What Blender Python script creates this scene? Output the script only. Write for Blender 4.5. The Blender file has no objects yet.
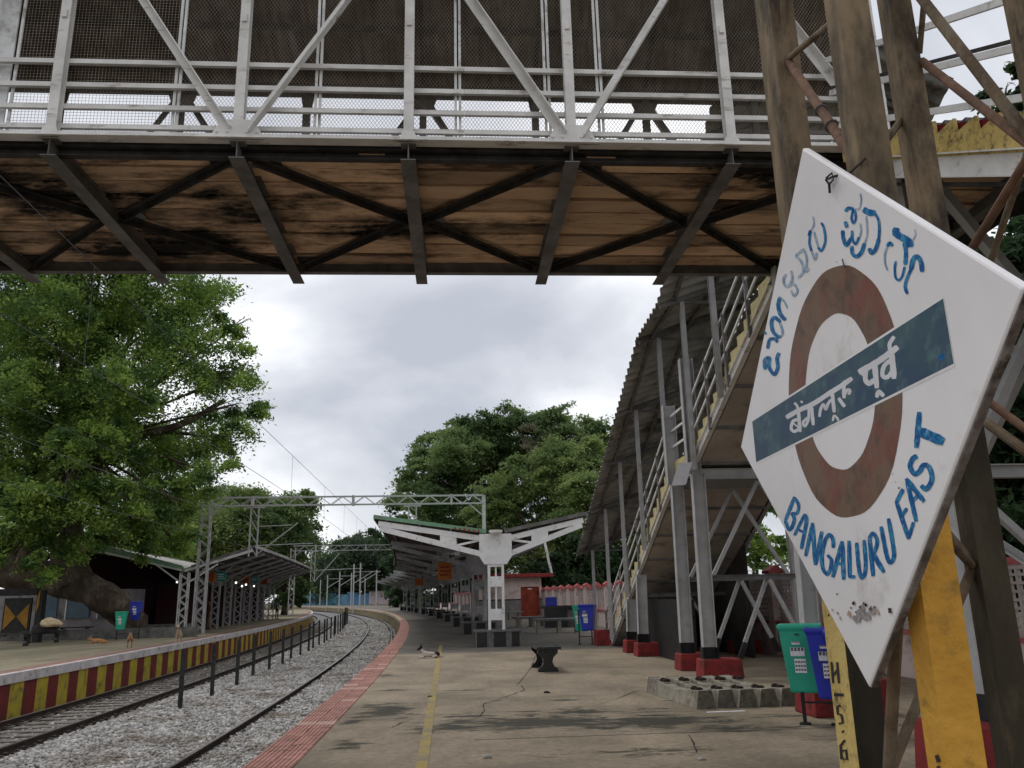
import bpy, math, random
import numpy as np
from mathutils import Vector, Matrix
random.seed(7); RNG = np.random.default_rng(7)
R = math.radians
SC = bpy.context.scene
COL = SC.collection
# ------------------------------------------------------------------ camera
FPX, PITCH, ROLL, EYE = 820.0, R(14.5), R(1.3), 1.5
_F = Vector((0, math.cos(PITCH), math.sin(PITCH)))
_U = Vector((0, -math.sin(PITCH), math.cos(PITCH)))
_Rt = Vector((1, 0, 0))
CR = _Rt*math.cos(ROLL) - _U*math.sin(ROLL)
CU = _U*math.cos(ROLL) + _Rt*math.sin(ROLL)
CF = _F
CC = Vector((0, 0, EYE))
cd = bpy.data.cameras.new('camera'); cam = bpy.data.objects.new('camera', cd); COL.objects.link(cam)
cd.sensor_fit = 'HORIZONTAL'; cd.sensor_width = 36.0; cd.lens = 36.0*FPX/1024
cd.clip_start = 0.05; cd.clip_end = 3000
rot = Matrix((CR, CU, -CF)).transposed()
cam.matrix_world = Matrix.Translation(CC) @ rot.to_4x4()
SC.camera = cam
# ------------------------------------------------------------------ world, sun, exposure
SC.view_settings.view_transform = 'Standard'; SC.view_settings.look = 'None'
SC.view_settings.exposure = 0.40; SC.view_settings.gamma = 1.0
SUN_EL, SUN_AZ = R(58), R(-35)      # azimuth measured from +Y towards +X
w = bpy.data.worlds.new('World'); SC.world = w; w.use_nodes = True
nt = w.node_tree; nt.nodes.clear()
def N(nt, t, **kw):
    n = nt.nodes.new(t)
    for k, v in kw.items(): setattr(n, k, v)
    return n
out = N(nt, 'ShaderNodeOutputWorld'); bg = N(nt, 'ShaderNodeBackground'); bg.inputs['Strength'].default_value = 0.1
sky = N(nt, 'ShaderNodeTexSky', sky_type='NISHITA', sun_disc=False); sky.sun_elevation = SUN_EL; sky.sun_rotation = SUN_AZ
tc = N(nt, 'ShaderNodeTexCoord'); sep = N(nt, 'ShaderNodeSeparateXYZ'); nt.links.new(tc.outputs['Generated'], sep.inputs[0])
mz = N(nt, 'ShaderNodeMath', operation='ADD'); nt.links.new(sep.outputs['Z'], mz.inputs[0]); mz.inputs[1].default_value = 0.45
mz2 = N(nt, 'ShaderNodeMath', operation='MAXIMUM'); nt.links.new(mz.outputs[0], mz2.inputs[0]); mz2.inputs[1].default_value = 0.05
dv = N(nt, 'ShaderNodeVectorMath', operation='DIVIDE'); nt.links.new(tc.outputs['Generated'], dv.inputs[0])
cmb = N(nt, 'ShaderNodeCombineXYZ'); [nt.links.new(mz2.outputs[0], cmb.inputs[i]) for i in range(3)]
nt.links.new(cmb.outputs[0], dv.inputs[1])
mp = N(nt, 'ShaderNodeMapping'); mp.inputs['Location'].default_value = (3.3, 0.4, 0); mp.inputs['Scale'].default_value = (1.0, 1.0, 0.0); nt.links.new(dv.outputs[0], mp.inputs[0])
nz = N(nt, 'ShaderNodeTexNoise'); nz.inputs['Scale'].default_value = 1.7; nz.inputs['Detail'].default_value = 6; nz.inputs['Roughness'].default_value = .5; nz.inputs['Distortion'].default_value = .25
nt.links.new(mp.outputs[0], nz.inputs['Vector'])
cr = N(nt, 'ShaderNodeValToRGB'); nt.links.new(nz.outputs['Fac'], cr.inputs[0])
e = cr.color_ramp.elements; e[0].position = .37; e[0].color = (.41, .43, .48, 1); e[1].position = .64; e[1].color = (.98, .985, 1.0, 1)
m_ = cr.color_ramp.elements.new(.50); m_.color = (.60, .615, .655, 1)
sc10 = N(nt, 'ShaderNodeVectorMath', operation='SCALE'); nt.links.new(cr.outputs[0], sc10.inputs[0]); sc10.inputs['Scale'].default_value = 10.0
mx = N(nt, 'ShaderNodeMix', data_type='RGBA'); mx.inputs['Factor'].default_value = .93
nt.links.new(sky.outputs[0], mx.inputs['A']); nt.links.new(sc10.outputs[0], mx.inputs['B'])
nt.links.new(mx.outputs['Result'], bg.inputs['Color']); nt.links.new(bg.outputs[0], out.inputs[0])
sl = bpy.data.lights.new('sun', 'SUN'); sl.energy = 0.8; sl.angle = R(16); sl.color = (1, .97, .92)
so = bpy.data.objects.new('sun', sl); COL.objects.link(so); so.location = (0, 0, 40)
sd = Vector((math.sin(SUN_AZ)*math.cos(SUN_EL), math.cos(SUN_AZ)*math.cos(SUN_EL), math.sin(SUN_EL)))
so.rotation_euler = sd.to_track_quat('Z', 'Y').to_euler()
SC.cycles.use_denoising = True
SC.cycles.max_bounces = 6; SC.cycles.diffuse_bounces = 3; SC.cycles.transparent_max_bounces = 8

# ------------------------------------------------------------------ geometry helpers
def ray(u, v): return CF + CR*((u-512)/FPX) - CU*((v-384)/FPX)
def G(u, v, z=0.0):
    d = ray(u, v); return CC + d*((z-EYE)/d.z)
def D(u, v, y):
    d = ray(u, v); return CC + d*(y/d.y)
def pv(P):
    d = Vector(P)-CC; return 384 - FPX*d.dot(CU)/d.dot(CF)
def legz(x, y, v):
    lo, hi = -3., 14.
    for _ in range(40):
        m = (lo+hi)/2
        if pv((x, y, m)) > v: lo = m
        else: hi = m
    return m
PS = R(4.0)
E1 = Vector((math.cos(PS), math.sin(PS), 0)); E2 = Vector((-math.sin(PS), math.cos(PS), 0)); Z = Vector((0, 0, 1))
def B(a, b, z): return E1*a + E2*b + Z*z                      # bridge frame
SL, CV = .055, 1/1246.
def Cv(y): return Vector((-SL*y - y*y*CV, y, 0))
def Nv(y):
    s = SL + 2*y*CV; return Vector((1, s, 0)).normalized()
def X(off, y, z=0.0): return Cv(y) + Nv(y)*off + Z*z           # track frame: offset to the right of the base curve

WL = {}
def wl(o): return WL.get(o.name, Vector((0, 0, 0))) if o else Vector((0, 0, 0))
class MB:
    def __init__(s): s.v = []; s.f = []; s.m = []
    def add(s, vs, fs, m=0):
        b = len(s.v); s.v += [tuple(p) for p in vs]; s.f += [tuple(i+b for i in f) for f in fs]; s.m += [m]*len(fs)
        return s
    def obox(s, c, ax, ay, az, m=0):
        c = Vector(c); vs = [c+ax*i+ay*j+az*k for i in (-1, 1) for j in (-1, 1) for k in (-1, 1)]
        return s.add(vs, [(0, 1, 3, 2), (4, 6, 7, 5), (0, 4, 5, 1), (2, 3, 7, 6), (0, 2, 6, 4), (1, 5, 7, 3)], m)
    def box(s, c, d, rz=0, m=0):
        ax = Vector((math.cos(rz), math.sin(rz), 0)); ay = Vector((-math.sin(rz), math.cos(rz), 0))
        return s.obox(c, ax*d[0]/2, ay*d[1]/2, Z*d[2]/2, m)
    def bar(s, p0, p1, w_, h_, up=None, m=0):
        p0 = Vector(p0); p1 = Vector(p1); t = (p1-p0); L = t.length; t /= L
        up = Vector(up) if up is not None else (Z if abs(t.z) < .95 else Vector((0, 1, 0)))
        sx = t.cross(up).normalized(); uy = sx.cross(t).normalized()
        return s.obox((p0+p1)/2, t*L/2, sx*w_/2, uy*h_/2, m)
    def ibar(s, p0, p1, w_, h_, t_=.012, up=None, m=0):
        p0 = Vector(p0); p1 = Vector(p1); t = (p1-p0).normalized()
        up = Vector(up) if up is not None else (Z if abs(t.z) < .95 else Vector((0, 1, 0)))
        sx = t.cross(up).normalized(); uy = sx.cross(t).normalized()
        s.bar(p0, p1, t_, h_-2*t_, uy, m)
        for q in (-1, 1): s.bar(p0+uy*q*(h_-t_)/2, p1+uy*q*(h_-t_)/2, w_, t_, uy, m)
        return s
    def angle(s, p0, p1, a, t_=.01, up=None, m=0):
        p0 = Vector(p0); p1 = Vector(p1); t = (p1-p0).normalized()
        up = Vector(up) if up is not None else (Z if abs(t.z) < .95 else Vector((0, 1, 0)))
        sx = t.cross(up).normalized(); uy = sx.cross(t).normalized()
        s.bar(p0, p1, a, t_, uy, m); s.bar(p0+sx*(a-t_)/2+uy*(a+t_)/2, p1+sx*(a-t_)/2+uy*(a+t_)/2, t_, a, uy, m)
        return s
    def tube(s, pts, r, n=8, m=0):
        pts = [Vector(p) for p in pts]; k = len(pts); rr = r if isinstance(r, (list, tuple)) else [r]*k
        vs = []; fs = []; ref = None
        for i, p in enumerate(pts):
            t = (pts[min(i+1, k-1)]-pts[max(i-1, 0)]).normalized()
            if ref is None: ref = Vector((0, 0, 1)) if abs(t.z) < .9 else Vector((1, 0, 0))
            sx = t.cross(ref).normalized(); ref = sx.cross(t).normalized()
            for j in range(n):
                a = 2*math.pi*j/n; vs.append(p + sx*math.cos(a)*rr[i] + ref*math.sin(a)*rr[i])
        for i in range(k-1):
            for j in range(n):
                j2 = (j+1) % n; fs.append((i*n+j, i*n+j2, (i+1)*n+j2, (i+1)*n+j))
        fs.append(tuple(range(n-1, -1, -1))); fs.append(tuple((k-1)*n+j for j in range(n)))
        return s.add(vs, fs, m)
    def prism(s, poly, o, ax, ay, th, m=0):
        o = Vector(o); ax = Vector(ax); ay = Vector(ay); nn = ax.cross(ay).normalized(); n = len(poly)
        a = [o+ax*p[0]+ay*p[1]+nn*th/2 for p in poly]; b = [q-nn*th for q in a]
        fs = [tuple(range(n)), tuple(range(2*n-1, n-1, -1))]+[(i, i+n, (i+1) % n+n, (i+1) % n) for i in range(n)]
        return s.add(a+b, fs, m)
    def sweep(s, off, prof, y0, y1, step, m=0, closed=True, zoff=0, caps=True):
        ys = list(np.arange(y0, y1+1e-6, step)); n = len(prof); vs = []; fs = []
        for y in ys:
            for (po, pz) in prof: vs.append(X(off+po, y, pz+zoff))
        for i in range(len(ys)-1):
            for j in range(n if closed else n-1):
                j2 = (j+1) % n; fs.append((i*n+j, (i+1)*n+j, (i+1)*n+j2, i*n+j2))
        if closed and caps: fs.append(tuple(range(n-1, -1, -1))); fs.append(tuple((len(ys)-1)*n+j for j in range(n)))
        return s.add(vs, fs, m)
    def build(s, name, mats, parent=None, smooth=False, kind=None, label=None, bev=0, mesh_only=False):
        me = bpy.data.meshes.new(name); L = wl(parent)
        me.from_pydata([(p[0]-L[0], p[1]-L[1], p[2]-L[2]) for p in s.v] if L.length > 0 else s.v, [], s.f)
        mats = mats if isinstance(mats, (list, tuple)) else [mats]
        for q in mats: me.materials.append(q)
        if len(mats) > 1: me.polygons.foreach_set('material_index', s.m)
        if smooth: me.polygons.foreach_set('use_smooth', [True]*len(me.polygons))
        me.update()
        if mesh_only: return me
        o = bpy.data.objects.new(name, me); COL.objects.link(o)
        if parent: o.parent = parent; WL[o.name] = L
        if kind: o['kind'] = kind
        if label: o['label'] = label
        if bev:
            b = o.modifiers.new('bevel', 'BEVEL'); b.width = bev; b.segments = 2; b.limit_method = 'ANGLE'
        return o
def npmesh(name, V, Fq, mat, parent=None, kind=None, smooth=False):
    """V (n,3) float array, Fq (m,k) int array of equal-size faces"""
    me = bpy.data.meshes.new(name); L = wl(parent); V = V-np.array([L[0], L[1], L[2]])
    n, k = Fq.shape
    me.vertices.add(len(V)); me.vertices.foreach_set('co', V.astype(np.float32).ravel())
    me.loops.add(n*k); me.loops.foreach_set('vertex_index', Fq.astype(np.int32).ravel())
    me.polygons.add(n); me.polygons.foreach_set('loop_start', np.arange(0, n*k, k, dtype=np.int32)); me.polygons.foreach_set('loop_total', np.full(n, k, dtype=np.int32))
    me.update(calc_edges=True); me.materials.append(mat)
    if smooth: me.polygons.foreach_set('use_smooth', [True]*n)
    o = bpy.data.objects.new(name, me); COL.objects.link(o)
    if parent: o.parent = parent; WL[o.name] = L
    if kind: o['kind'] = kind
    return o
def tag(o, label, cat, group=None):
    o['label'] = label; o['category'] = cat
    if group: o['group'] = group
    return o
def thing(name, label, cat, loc=(0, 0, 0), group=None, rz=0):
    o = bpy.data.objects.new(name, None); COL.objects.link(o); o.location = loc; o.empty_display_size = .2
    WL[o.name] = Vector(loc); tag(o, label, cat, group)
    return o
def proto(name): # prototype at the origin
    return thing(name, '', '', (0, 0, 0))
def inst(me, name, parent, loc, rz=0, scale=None, mat3=None):
    o = bpy.data.objects.new(name, me); COL.objects.link(o); o.parent = parent; WL[o.name] = wl(parent)
    loc = Vector(loc)-wl(parent)
    if mat3 is not None: o.matrix_local = Matrix.Translation(loc) @ mat3.to_4x4()
    else:
        o.location = loc; o.rotation_euler = (0, 0, rz)
        if scale: o.scale = scale
    return o
KIDS = {}
def copy_tree(o, parent=None):
    c = o.copy(); COL.objects.link(c)
    if parent: c.parent = parent; c.matrix_parent_inverse = o.matrix_parent_inverse.copy()
    for ch in [q for q in COL.objects if q.parent == o]: copy_tree(ch, c)
    return c
def place(root, label, loc, rz=0, group=None, cat=None, scale=None):
    root['label'] = label
    if cat: root['category'] = cat
    if group: root['group'] = group
    root.location = loc; root.rotation_euler = (0, 0, rz)
    if scale: root.scale = (scale,)*3
    return root
ORD = ['nearest', 'second', 'third', 'fourth', 'fifth', 'sixth', 'seventh', 'eighth', 'ninth', 'tenth', 'eleventh', 'twelfth', 'thirteenth', 'fourteenth', 'fifteenth', 'sixteenth', 'seventeenth', 'eighteenth', 'nineteenth', 'twentieth', 'twenty-first', 'twenty-second', 'twenty-third', 'twenty-fourth', 'twenty-fifth', 'twenty-sixth']

# ------------------------------------------------------------------ materials
MT = {}
def mat(name, c, c2=None, scale=4., rough=.75, metal=0., bump=0., bscale=30., stretch=(1, 1, 1), dirt=None, damt=.5, dscale=1.5, lo=.38, hi=.62, spec=.5, rand=True, detail=5, dstretch=None, transl=None):
    if name in MT: return MT[name]
    m = bpy.data.materials.new(name); m.use_nodes = True; t = m.node_tree; t.nodes.clear(); L = t.links.new
    o = N(t, 'ShaderNodeOutputMaterial'); p = N(t, 'ShaderNodeBsdfPrincipled'); L(p.outputs[0], o.inputs[0])
    p.inputs['Roughness'].default_value = rough; p.inputs['Metallic'].default_value = metal
    p.inputs['Specular IOR Level'].default_value = spec if rough < .5 else .15
    c2 = c2 or tuple(x*.75 for x in c)
    tcn = N(t, 'ShaderNodeTexCoord'); src = tcn.outputs['Object']
    if rand:
        oi = N(t, 'ShaderNodeObjectInfo'); ml = N(t, 'ShaderNodeMath', operation='MULTIPLY'); L(oi.outputs['Random'], ml.inputs[0]); ml.inputs[1].default_value = 37.
        ad = N(t, 'ShaderNodeVectorMath', operation='ADD'); L(src, ad.inputs[0]); L(ml.outputs[0], ad.inputs[1]); src = ad.outputs[0]
    mp_ = N(t, 'ShaderNodeMapping'); mp_.inputs['Scale'].default_value = stretch; L(src, mp_.inputs[0])
    n1 = N(t, 'ShaderNodeTexNoise'); n1.inputs['Scale'].default_value = scale; n1.inputs['Detail'].default_value = detail; n1.inputs['Roughness'].default_value = .6; L(mp_.outputs[0], n1.inputs['Vector'])
    r = N(t, 'ShaderNodeValToRGB'); L(n1.outputs['Fac'], r.inputs[0]); r.color_ramp.elements[0].position = lo; r.color_ramp.elements[1].position = hi
    r.color_ramp.elements[0].color = (*c, 1); r.color_ramp.elements[1].color = (*c2, 1); colr = r.outputs[0]
    if dirt:
        mp2 = N(t, 'ShaderNodeMapping'); mp2.inputs['Scale'].default_value = dstretch or stretch; mp2.inputs['Location'].default_value = (5, 3, 1); L(src, mp2.inputs[0])
        n2 = N(t, 'ShaderNodeTexNoise'); n2.inputs['Scale'].default_value = dscale; n2.inputs['Detail'].default_value = 8; n2.inputs['Roughness'].default_value = .7; L(mp2.outputs[0], n2.inputs['Vector'])
        r2 = N(t, 'ShaderNodeValToRGB'); L(n2.outputs['Fac'], r2.inputs[0]); r2.color_ramp.elements[0].position = .62-damt*.3; r2.color_ramp.elements[1].position = .72-damt*.15
        mxn = N(t, 'ShaderNodeMix', data_type='RGBA'); L(r2.outputs[0], mxn.inputs['Factor']); L(colr, mxn.inputs['A']); mxn.inputs['B'].default_value = (*dirt, 1); colr = mxn.outputs['Result']
    L(colr, p.inputs['Base Color'])
    if bump:
        n3 = N(t, 'ShaderNodeTexNoise'); n3.inputs['Scale'].default_value = bscale; n3.inputs['Detail'].default_value = 5; L(mp_.outputs[0], n3.inputs['Vector'])
        bp = N(t, 'ShaderNodeBump'); bp.inputs['Strength'].default_value = bump; bp.inputs['Distance'].default_value = .02; L(n3.outputs['Fac'], bp.inputs['Height']); L(bp.outputs[0], p.inputs['Normal'])
    if transl:
        tr = N(t, 'ShaderNodeBsdfTranslucent'); mt = N(t, 'ShaderNodeMixShader'); mt.inputs[0].default_value = .35
        hs = N(t, 'ShaderNodeHueSaturation'); hs.inputs['Value'].default_value = transl; L(colr, hs.inputs['Color']); L(hs.outputs[0], tr.inputs['Color'])
        L(p.outputs[0], mt.inputs[1]); L(tr.outputs[0], mt.inputs[2]); L(mt.outputs[0], o.inputs[0])
    MT[name] = m; m['p'] = 1
    return m
white_steel = mat('white_steel', (.78, .77, .75), (.62, .61, .59), 3, .5, bump=.15, bscale=60, dirt=(.22, .18, .14), damt=.25, dscale=4)
truss_white = mat('truss_white', (.78, .76, .73), (.62, .60, .57), 2.5, .55, bump=.1, dirt=(.34, .29, .24), damt=.18, dscale=5, dstretch=(.5, 1, 2))
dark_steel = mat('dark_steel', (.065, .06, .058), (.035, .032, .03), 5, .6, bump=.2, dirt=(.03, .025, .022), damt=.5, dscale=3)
grey_steel = mat('grey_steel', (.20, .19, .185), (.12, .115, .11), 3, .55, bump=.15, dirt=(.12, .10, .085), damt=.35, dscale=3)
silver_steel = mat('silver_steel', (.46, .455, .45), (.37, .365, .36), 3, .55, dirt=(.30, .27, .24), damt=.15, dscale=4)
leg_low = mat('leg_low', (.075, .062, .042), (.045, .038, .027), 5, .85, bump=.4, bscale=30, dirt=(.12, .095, .06), damt=.3, dscale=5, stretch=(1, 1, .4))
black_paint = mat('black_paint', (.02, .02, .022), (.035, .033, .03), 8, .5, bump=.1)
rust_steel = mat('rust_steel', (.20, .14, .09), (.09, .065, .045), 7, .85, bump=.5, bscale=35, dirt=(.20, .17, .12), damt=.45, dscale=9, stretch=(1, 1, .5))
leg_brown = mat('leg_brown', (.27, .20, .125), (.16, .12, .075), 6, .8, bump=.35, bscale=25, dirt=(.055, .045, .034), damt=.55, dscale=6, stretch=(1, 1, .35))
leg_dark = mat('leg_dark', (.035, .03, .022), (.055, .045, .03), 6, .8, bump=.35, bscale=30, dirt=(.015, .013, .01), damt=.5, dscale=3, stretch=(1, 1, .4))
yellow_paint = mat('yellow_paint', (.62, .34, .06), (.50, .26, .04), 3, .6, bump=.5, bscale=22, dirt=(.30, .17, .04), damt=.25, dscale=9)
yellow_pale = mat('yellow_pale', (.62, .47, .17), (.50, .36, .12), 4, .6, bump=.3, bscale=40, dirt=(.12, .09, .05), damt=.4, dscale=14)
cream_paint = mat('cream_paint', (.60, .50, .25), (.50, .42, .22), 3, .7, dirt=(.25, .2, .12), damt=.3, dscale=4)
red_paint = mat('red_paint', (.28, .035, .035), (.20, .03, .03), 4, .65, bump=.2, dirt=(.09, .03, .025), damt=.4, dscale=5)
maroon = mat('maroon', (.20, .015, .02), (.14, .012, .015), 4, .6)
red_oxide = mat('red_oxide', (.32, .065, .035), (.24, .045, .025), 3, .6, dirt=(.14, .03, .02), damt=.4)
pink_wall = mat('pink_wall', (.70, .57, .53), (.60, .48, .445), 1.5, .85, bump=.15, dirt=(.26, .20, .17), damt=.35, dscale=1.2)
pink_red = mat('pink_red', (.50, .15, .15), (.38, .10, .10), 3, .7)
grey_dado = mat('grey_dado', (.25, .23, .21), (.17, .16, .15), 2, .8)
conc = mat('concrete', (.33, .30, .235), (.22, .20, .16), 5, .9, bump=.5, bscale=40, dirt=(.13, .115, .09), damt=.45, dscale=6)
conc_dk = mat('concrete_dark', (.17, .165, .155), (.11, .105, .10), 4, .85, bump=.3, dirt=(.06, .055, .05), damt=.4)
granite = mat('granite', (.012, .013, .014), (.03, .03, .032), 60, .22, spec=.5, lo=.45, hi=.7)
granite_grey = mat('granite_grey', (.16, .16, .155), (.09, .09, .09), 9, .35)
plank_m = mat('plank', (.90, .64, .43), (.66, .45, .29), 2.2, .9, bump=.45, bscale=22, stretch=(.8, 2.5, 1), dirt=(.14, .09, .06), damt=.35, dscale=1.5, lo=.3, hi=.7, dstretch=(.55, 1.6, 1))
def tint(m, lo_, hi_, big=0):
    t = m.node_tree; p = [n for n in t.nodes if n.type == 'BSDF_PRINCIPLED'][0]; src = p.inputs['Base Color'].links[0].from_socket
    oi = N(t, 'ShaderNodeObjectInfo'); r = N(t, 'ShaderNodeValToRGB'); t.links.new(oi.outputs['Random'], r.inputs[0]); r.color_ramp.elements[0].color = (*lo_, 1); r.color_ramp.elements[1].color = (*hi_, 1)
    x = N(t, 'ShaderNodeMix', data_type='RGBA', blend_type='MULTIPLY'); x.inputs['Factor'].default_value = 1; t.links.new(src, x.inputs['A']); t.links.new(r.outputs[0], x.inputs['B']); fin = x.outputs['Result']
    if big:
        ge = N(t, 'ShaderNodeNewGeometry'); mq = N(t, 'ShaderNodeMapping'); mq.inputs['Scale'].default_value = (.34, .75, .5); mq.inputs['Location'].default_value = (big, .3, 0); t.links.new(ge.outputs['Position'], mq.inputs[0])
        nq = N(t, 'ShaderNodeTexNoise'); nq.inputs['Scale'].default_value = 1.0; nq.inputs['Detail'].default_value = 9; nq.inputs['Roughness'].default_value = .72; t.links.new(mq.outputs[0], nq.inputs['Vector'])
        acc = nq.outputs['Fac']
        for (sx, sy, rx, ry, st) in ((-4.4, 8.9, 1.6, 1.6, .20), (-5.6, 8.0, 1.1, .5, .12), (-1.2, 9.6, 1.6, .35, .12), (3.4, 8.3, 1.5, .5, .12), (-7.5, 9.5, 1.5, 1, .12)):
            v1 = N(t, 'ShaderNodeVectorMath', operation='SUBTRACT'); t.links.new(ge.outputs['Position'], v1.inputs[0]); v1.inputs[1].default_value = (sx, sy, 0)
            v2 = N(t, 'ShaderNodeVectorMath', operation='MULTIPLY'); t.links.new(v1.outputs[0], v2.inputs[0]); v2.inputs[1].default_value = (1/rx, 1/ry, 0)
            v3 = N(t, 'ShaderNodeVectorMath', operation='LENGTH'); t.links.new(v2.outputs[0], v3.inputs[0])
            v4 = N(t, 'ShaderNodeMapRange'); t.links.new(v3.outputs['Value'], v4.inputs['Value']); v4.inputs['From Max'].default_value = 1.3; v4.inputs['To Min'].default_value = st; v4.inputs['To Max'].default_value = 0
            v5 = N(t, 'ShaderNodeMath', operation='ADD'); t.links.new(acc, v5.inputs[0]); t.links.new(v4.outputs[0], v5.inputs[1]); acc = v5.outputs[0]
        rq = N(t, 'ShaderNodeValToRGB'); t.links.new(acc, rq.inputs[0]); rq.color_ramp.elements[0].position = .54; rq.color_ramp.elements[1].position = .66
        y_ = N(t, 'ShaderNodeMix', data_type='RGBA'); t.links.new(rq.outputs[0], y_.inputs['Factor']); t.links.new(fin, y_.inputs['A']); y_.inputs['B'].default_value = (.018, .016, .014, 1); fin = y_.outputs['Result']
    t.links.new(fin, p.inputs['Base Color'])
tint(plank_m, (.42, .42, .43), (1.05, 1.02, .98), 2.2)
roof_brown = mat('roof_underside', (.16, .11, .075), (.065, .045, .032), 2, .9, bump=.2, stretch=(4, .5, .5), dirt=(.15, .125, .10), damt=.45, dscale=1.6, dstretch=(3, .4, .4))
roof_grey = mat('roof_grey', (.44, .42, .39), (.30, .285, .265), 1.5, .8, bump=.1, dirt=(.09, .08, .07), damt=.4, dscale=1.2)
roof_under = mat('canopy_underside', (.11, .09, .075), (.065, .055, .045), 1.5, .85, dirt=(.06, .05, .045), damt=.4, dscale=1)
green_sheet = mat('green_sheet', (.22, .40, .26), (.17, .31, .20), 2, .5, dirt=(.20, .23, .18), damt=.4, dscale=1.5)
green_dk = mat('green_dark', (.03, .10, .07), (.02, .07, .05), 3, .6)
sign_white = mat('sign_white', (.80, .775, .78), (.74, .715, .715), 2, .35, bump=.03, bscale=8, dirt=(.60, .56, .53), damt=.12, dscale=3)
sign_edge = mat('sign_edge', (.25, .225, .21), (.12, .10, .09), 14, .7, bump=.3, dirt=(.05, .04, .035), damt=.5, dscale=12)
ring_paint = mat('ring_paint', (.155, .088, .048), (.17, .05, .03), 7, .45, lo=.46, hi=.62, bump=.1, stretch=(1, 1, 1), dirt=(.07, .04, .025), damt=.4, dscale=9, rand=False)
bar_paint = mat('bar_paint', (.014, .048, .10), (.032, .085, .105), 7, .45, lo=.42, hi=.66, dirt=(.075, .15, .155), damt=.35, dscale=16, rand=False)
blue_paint = mat('blue_paint', (.006, .085, .27), (.03, .24, .42), 55, .5, lo=.46, hi=.62, dirt=(.20, .42, .55), damt=.22, dscale=50, rand=False)
blue_faint = mat('blue_faint', (.16, .28, .42), (.45, .50, .57), 50, .55, lo=.40, hi=.6, rand=False)
white_paint = mat('white_paint', (.68, .67, .70), (.60, .60, .63), 10, .5)
rust_spot = mat('rust_spot', (.10, .045, .02), (.02, .013, .01), 90, .9, lo=.45, hi=.55, rand=False)
rust_halo = mat('rust_halo', (.38, .27, .19), (.50, .42, .36), 60, .9, rand=False)
hole_grey = mat('hole_grey', (.34, .31, .31), (.22, .19, .18), 60, .9, rand=False)
green_plastic = mat('green_plastic', (.02, .40, .26), (.015, .33, .21), 3, .4, dirt=(.03, .2, .14), damt=.3)
blue_plastic = mat('blue_plastic', (.015, .03, .42), (.012, .025, .34), 3, .4, dirt=(.02, .03, .2), damt=.3)
sticker = mat('sticker', (.85, .85, .85), (.66, .66, .67), 30, .5)
sticker_ink = mat('sticker_ink', (.06, .06, .07), (.2, .2, .2), 80, .6)
rail_side = mat('rail_rust', (.055, .04, .033), (.035, .027, .024), 8, .8)
rail_top = mat('rail_head', (.22, .20, .185), (.12, .10, .09), 12, .35, metal=.7)
ballast_base = mat('ballast_bed', (.24, .235, .235), (.13, .125, .125), 18, .95, bump=.9, bscale=22, dirt=(.08, .07, .06), damt=.35, dscale=4)
stone_m = mat('ballast_stone', (.60, .58, .55), (.20, .19, .18), 7, .9, lo=.35, hi=.65, dirt=(.20, .165, .13), damt=.45, dscale=.7, rand=False)
soil = mat('ground_soil', (.10, .09, .06), (.06, .075, .03), .5, 1)
tile_red = mat('platform_tile', (.44, .225, .185), (.33, .165, .135), 3, .75, bump=.3, dirt=(.13, .085, .07), damt=.3, dscale=2.5)
tile_pale = mat('platform_tile_worn', (.52, .36, .30), (.44, .28, .23), 4, .75, bump=.3)
coping = mat('white_coping', (.58, .54, .54), (.45, .41, .40), 2, .8, dirt=(.24, .21, .19), damt=.35, dscale=3)
stripe_yellow = mat('stripe_yellow', (.42, .34, .035), (.33, .26, .04), 3, .8, dirt=(.14, .11, .05), damt=.35, dscale=3)
stripe_red = mat('stripe_red', (.17, .028, .025), (.12, .025, .022), 3, .8, dirt=(.07, .035, .03), damt=.35, dscale=3)
wire_m = mat('wire', (.13, .13, .14), (.10, .10, .11), 3, .5)
trunk_m = mat('bark', (.095, .072, .052), (.05, .038, .028), 1.6, .95, bump=.9, bscale=5, stretch=(1, 1, .6), dirt=(.19, .15, .115), damt=.42, dscale=1.3)
leaf1 = mat('leaf_bright', (.27, .38, .085), (.07, .135, .04), .8, .6, transl=1.4, lo=.4, hi=.6, rand=False, detail=2)
leaf2 = mat('leaf_mid', (.20, .275, .10), (.08, .13, .052), .3, .65, transl=1.3, lo=.4, hi=.6, rand=False, detail=3)  # paler, less saturated leaf: distance haze put into the colour
leaf3 = mat('leaf_dark', (.055, .095, .04), (.028, .052, .024), .4, .65, transl=1.2, lo=.4, hi=.6, rand=False, detail=3)
leaf_far = mat('leaf_far', (.085, .125, .065), (.05, .078, .042), .1, .7, transl=1.2, lo=.4, hi=.6, rand=False, detail=3)
leaf_olive = mat('leaf_olive', (.25, .32, .11), (.13, .19, .065), .25, .7, transl=1.3, lo=.4, hi=.6, rand=False, detail=3)
leaf_brown = mat('leaf_brown', (.20, .18, .115), (.12, .125, .075), .25, .8, transl=1.1, rand=False)
orange_lit = mat('orange_board', (.42, .13, .02), (.30, .09, .02), 6, .5)
teal_board = mat('teal_board', (.03, .25, .22), (.02, .18, .16), 6, .5)
glass_blue = mat('blue_window', (.045, .10, .15), (.03, .07, .11), 2, .25)
cabin_grey = mat('cabin_grey', (.30, .28, .29), (.22, .20, .21), 1.2, .7, dirt=(.12, .1, .09), damt=.3)
mural_blue = mat('mural_blue', (.10, .22, .38), (.20, .33, .45), .12, .8, dirt=(.04, .20, .22), damt=.5, dscale=.1)
hazard_y = mat('hazard_yellow', (.32, .17, .03), (.24, .12, .02), 3, .6)
fur_brown = mat('fur_brown', (.32, .18, .09), (.22, .12, .06), 12, .95, bump=.4, bscale=90)
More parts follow.
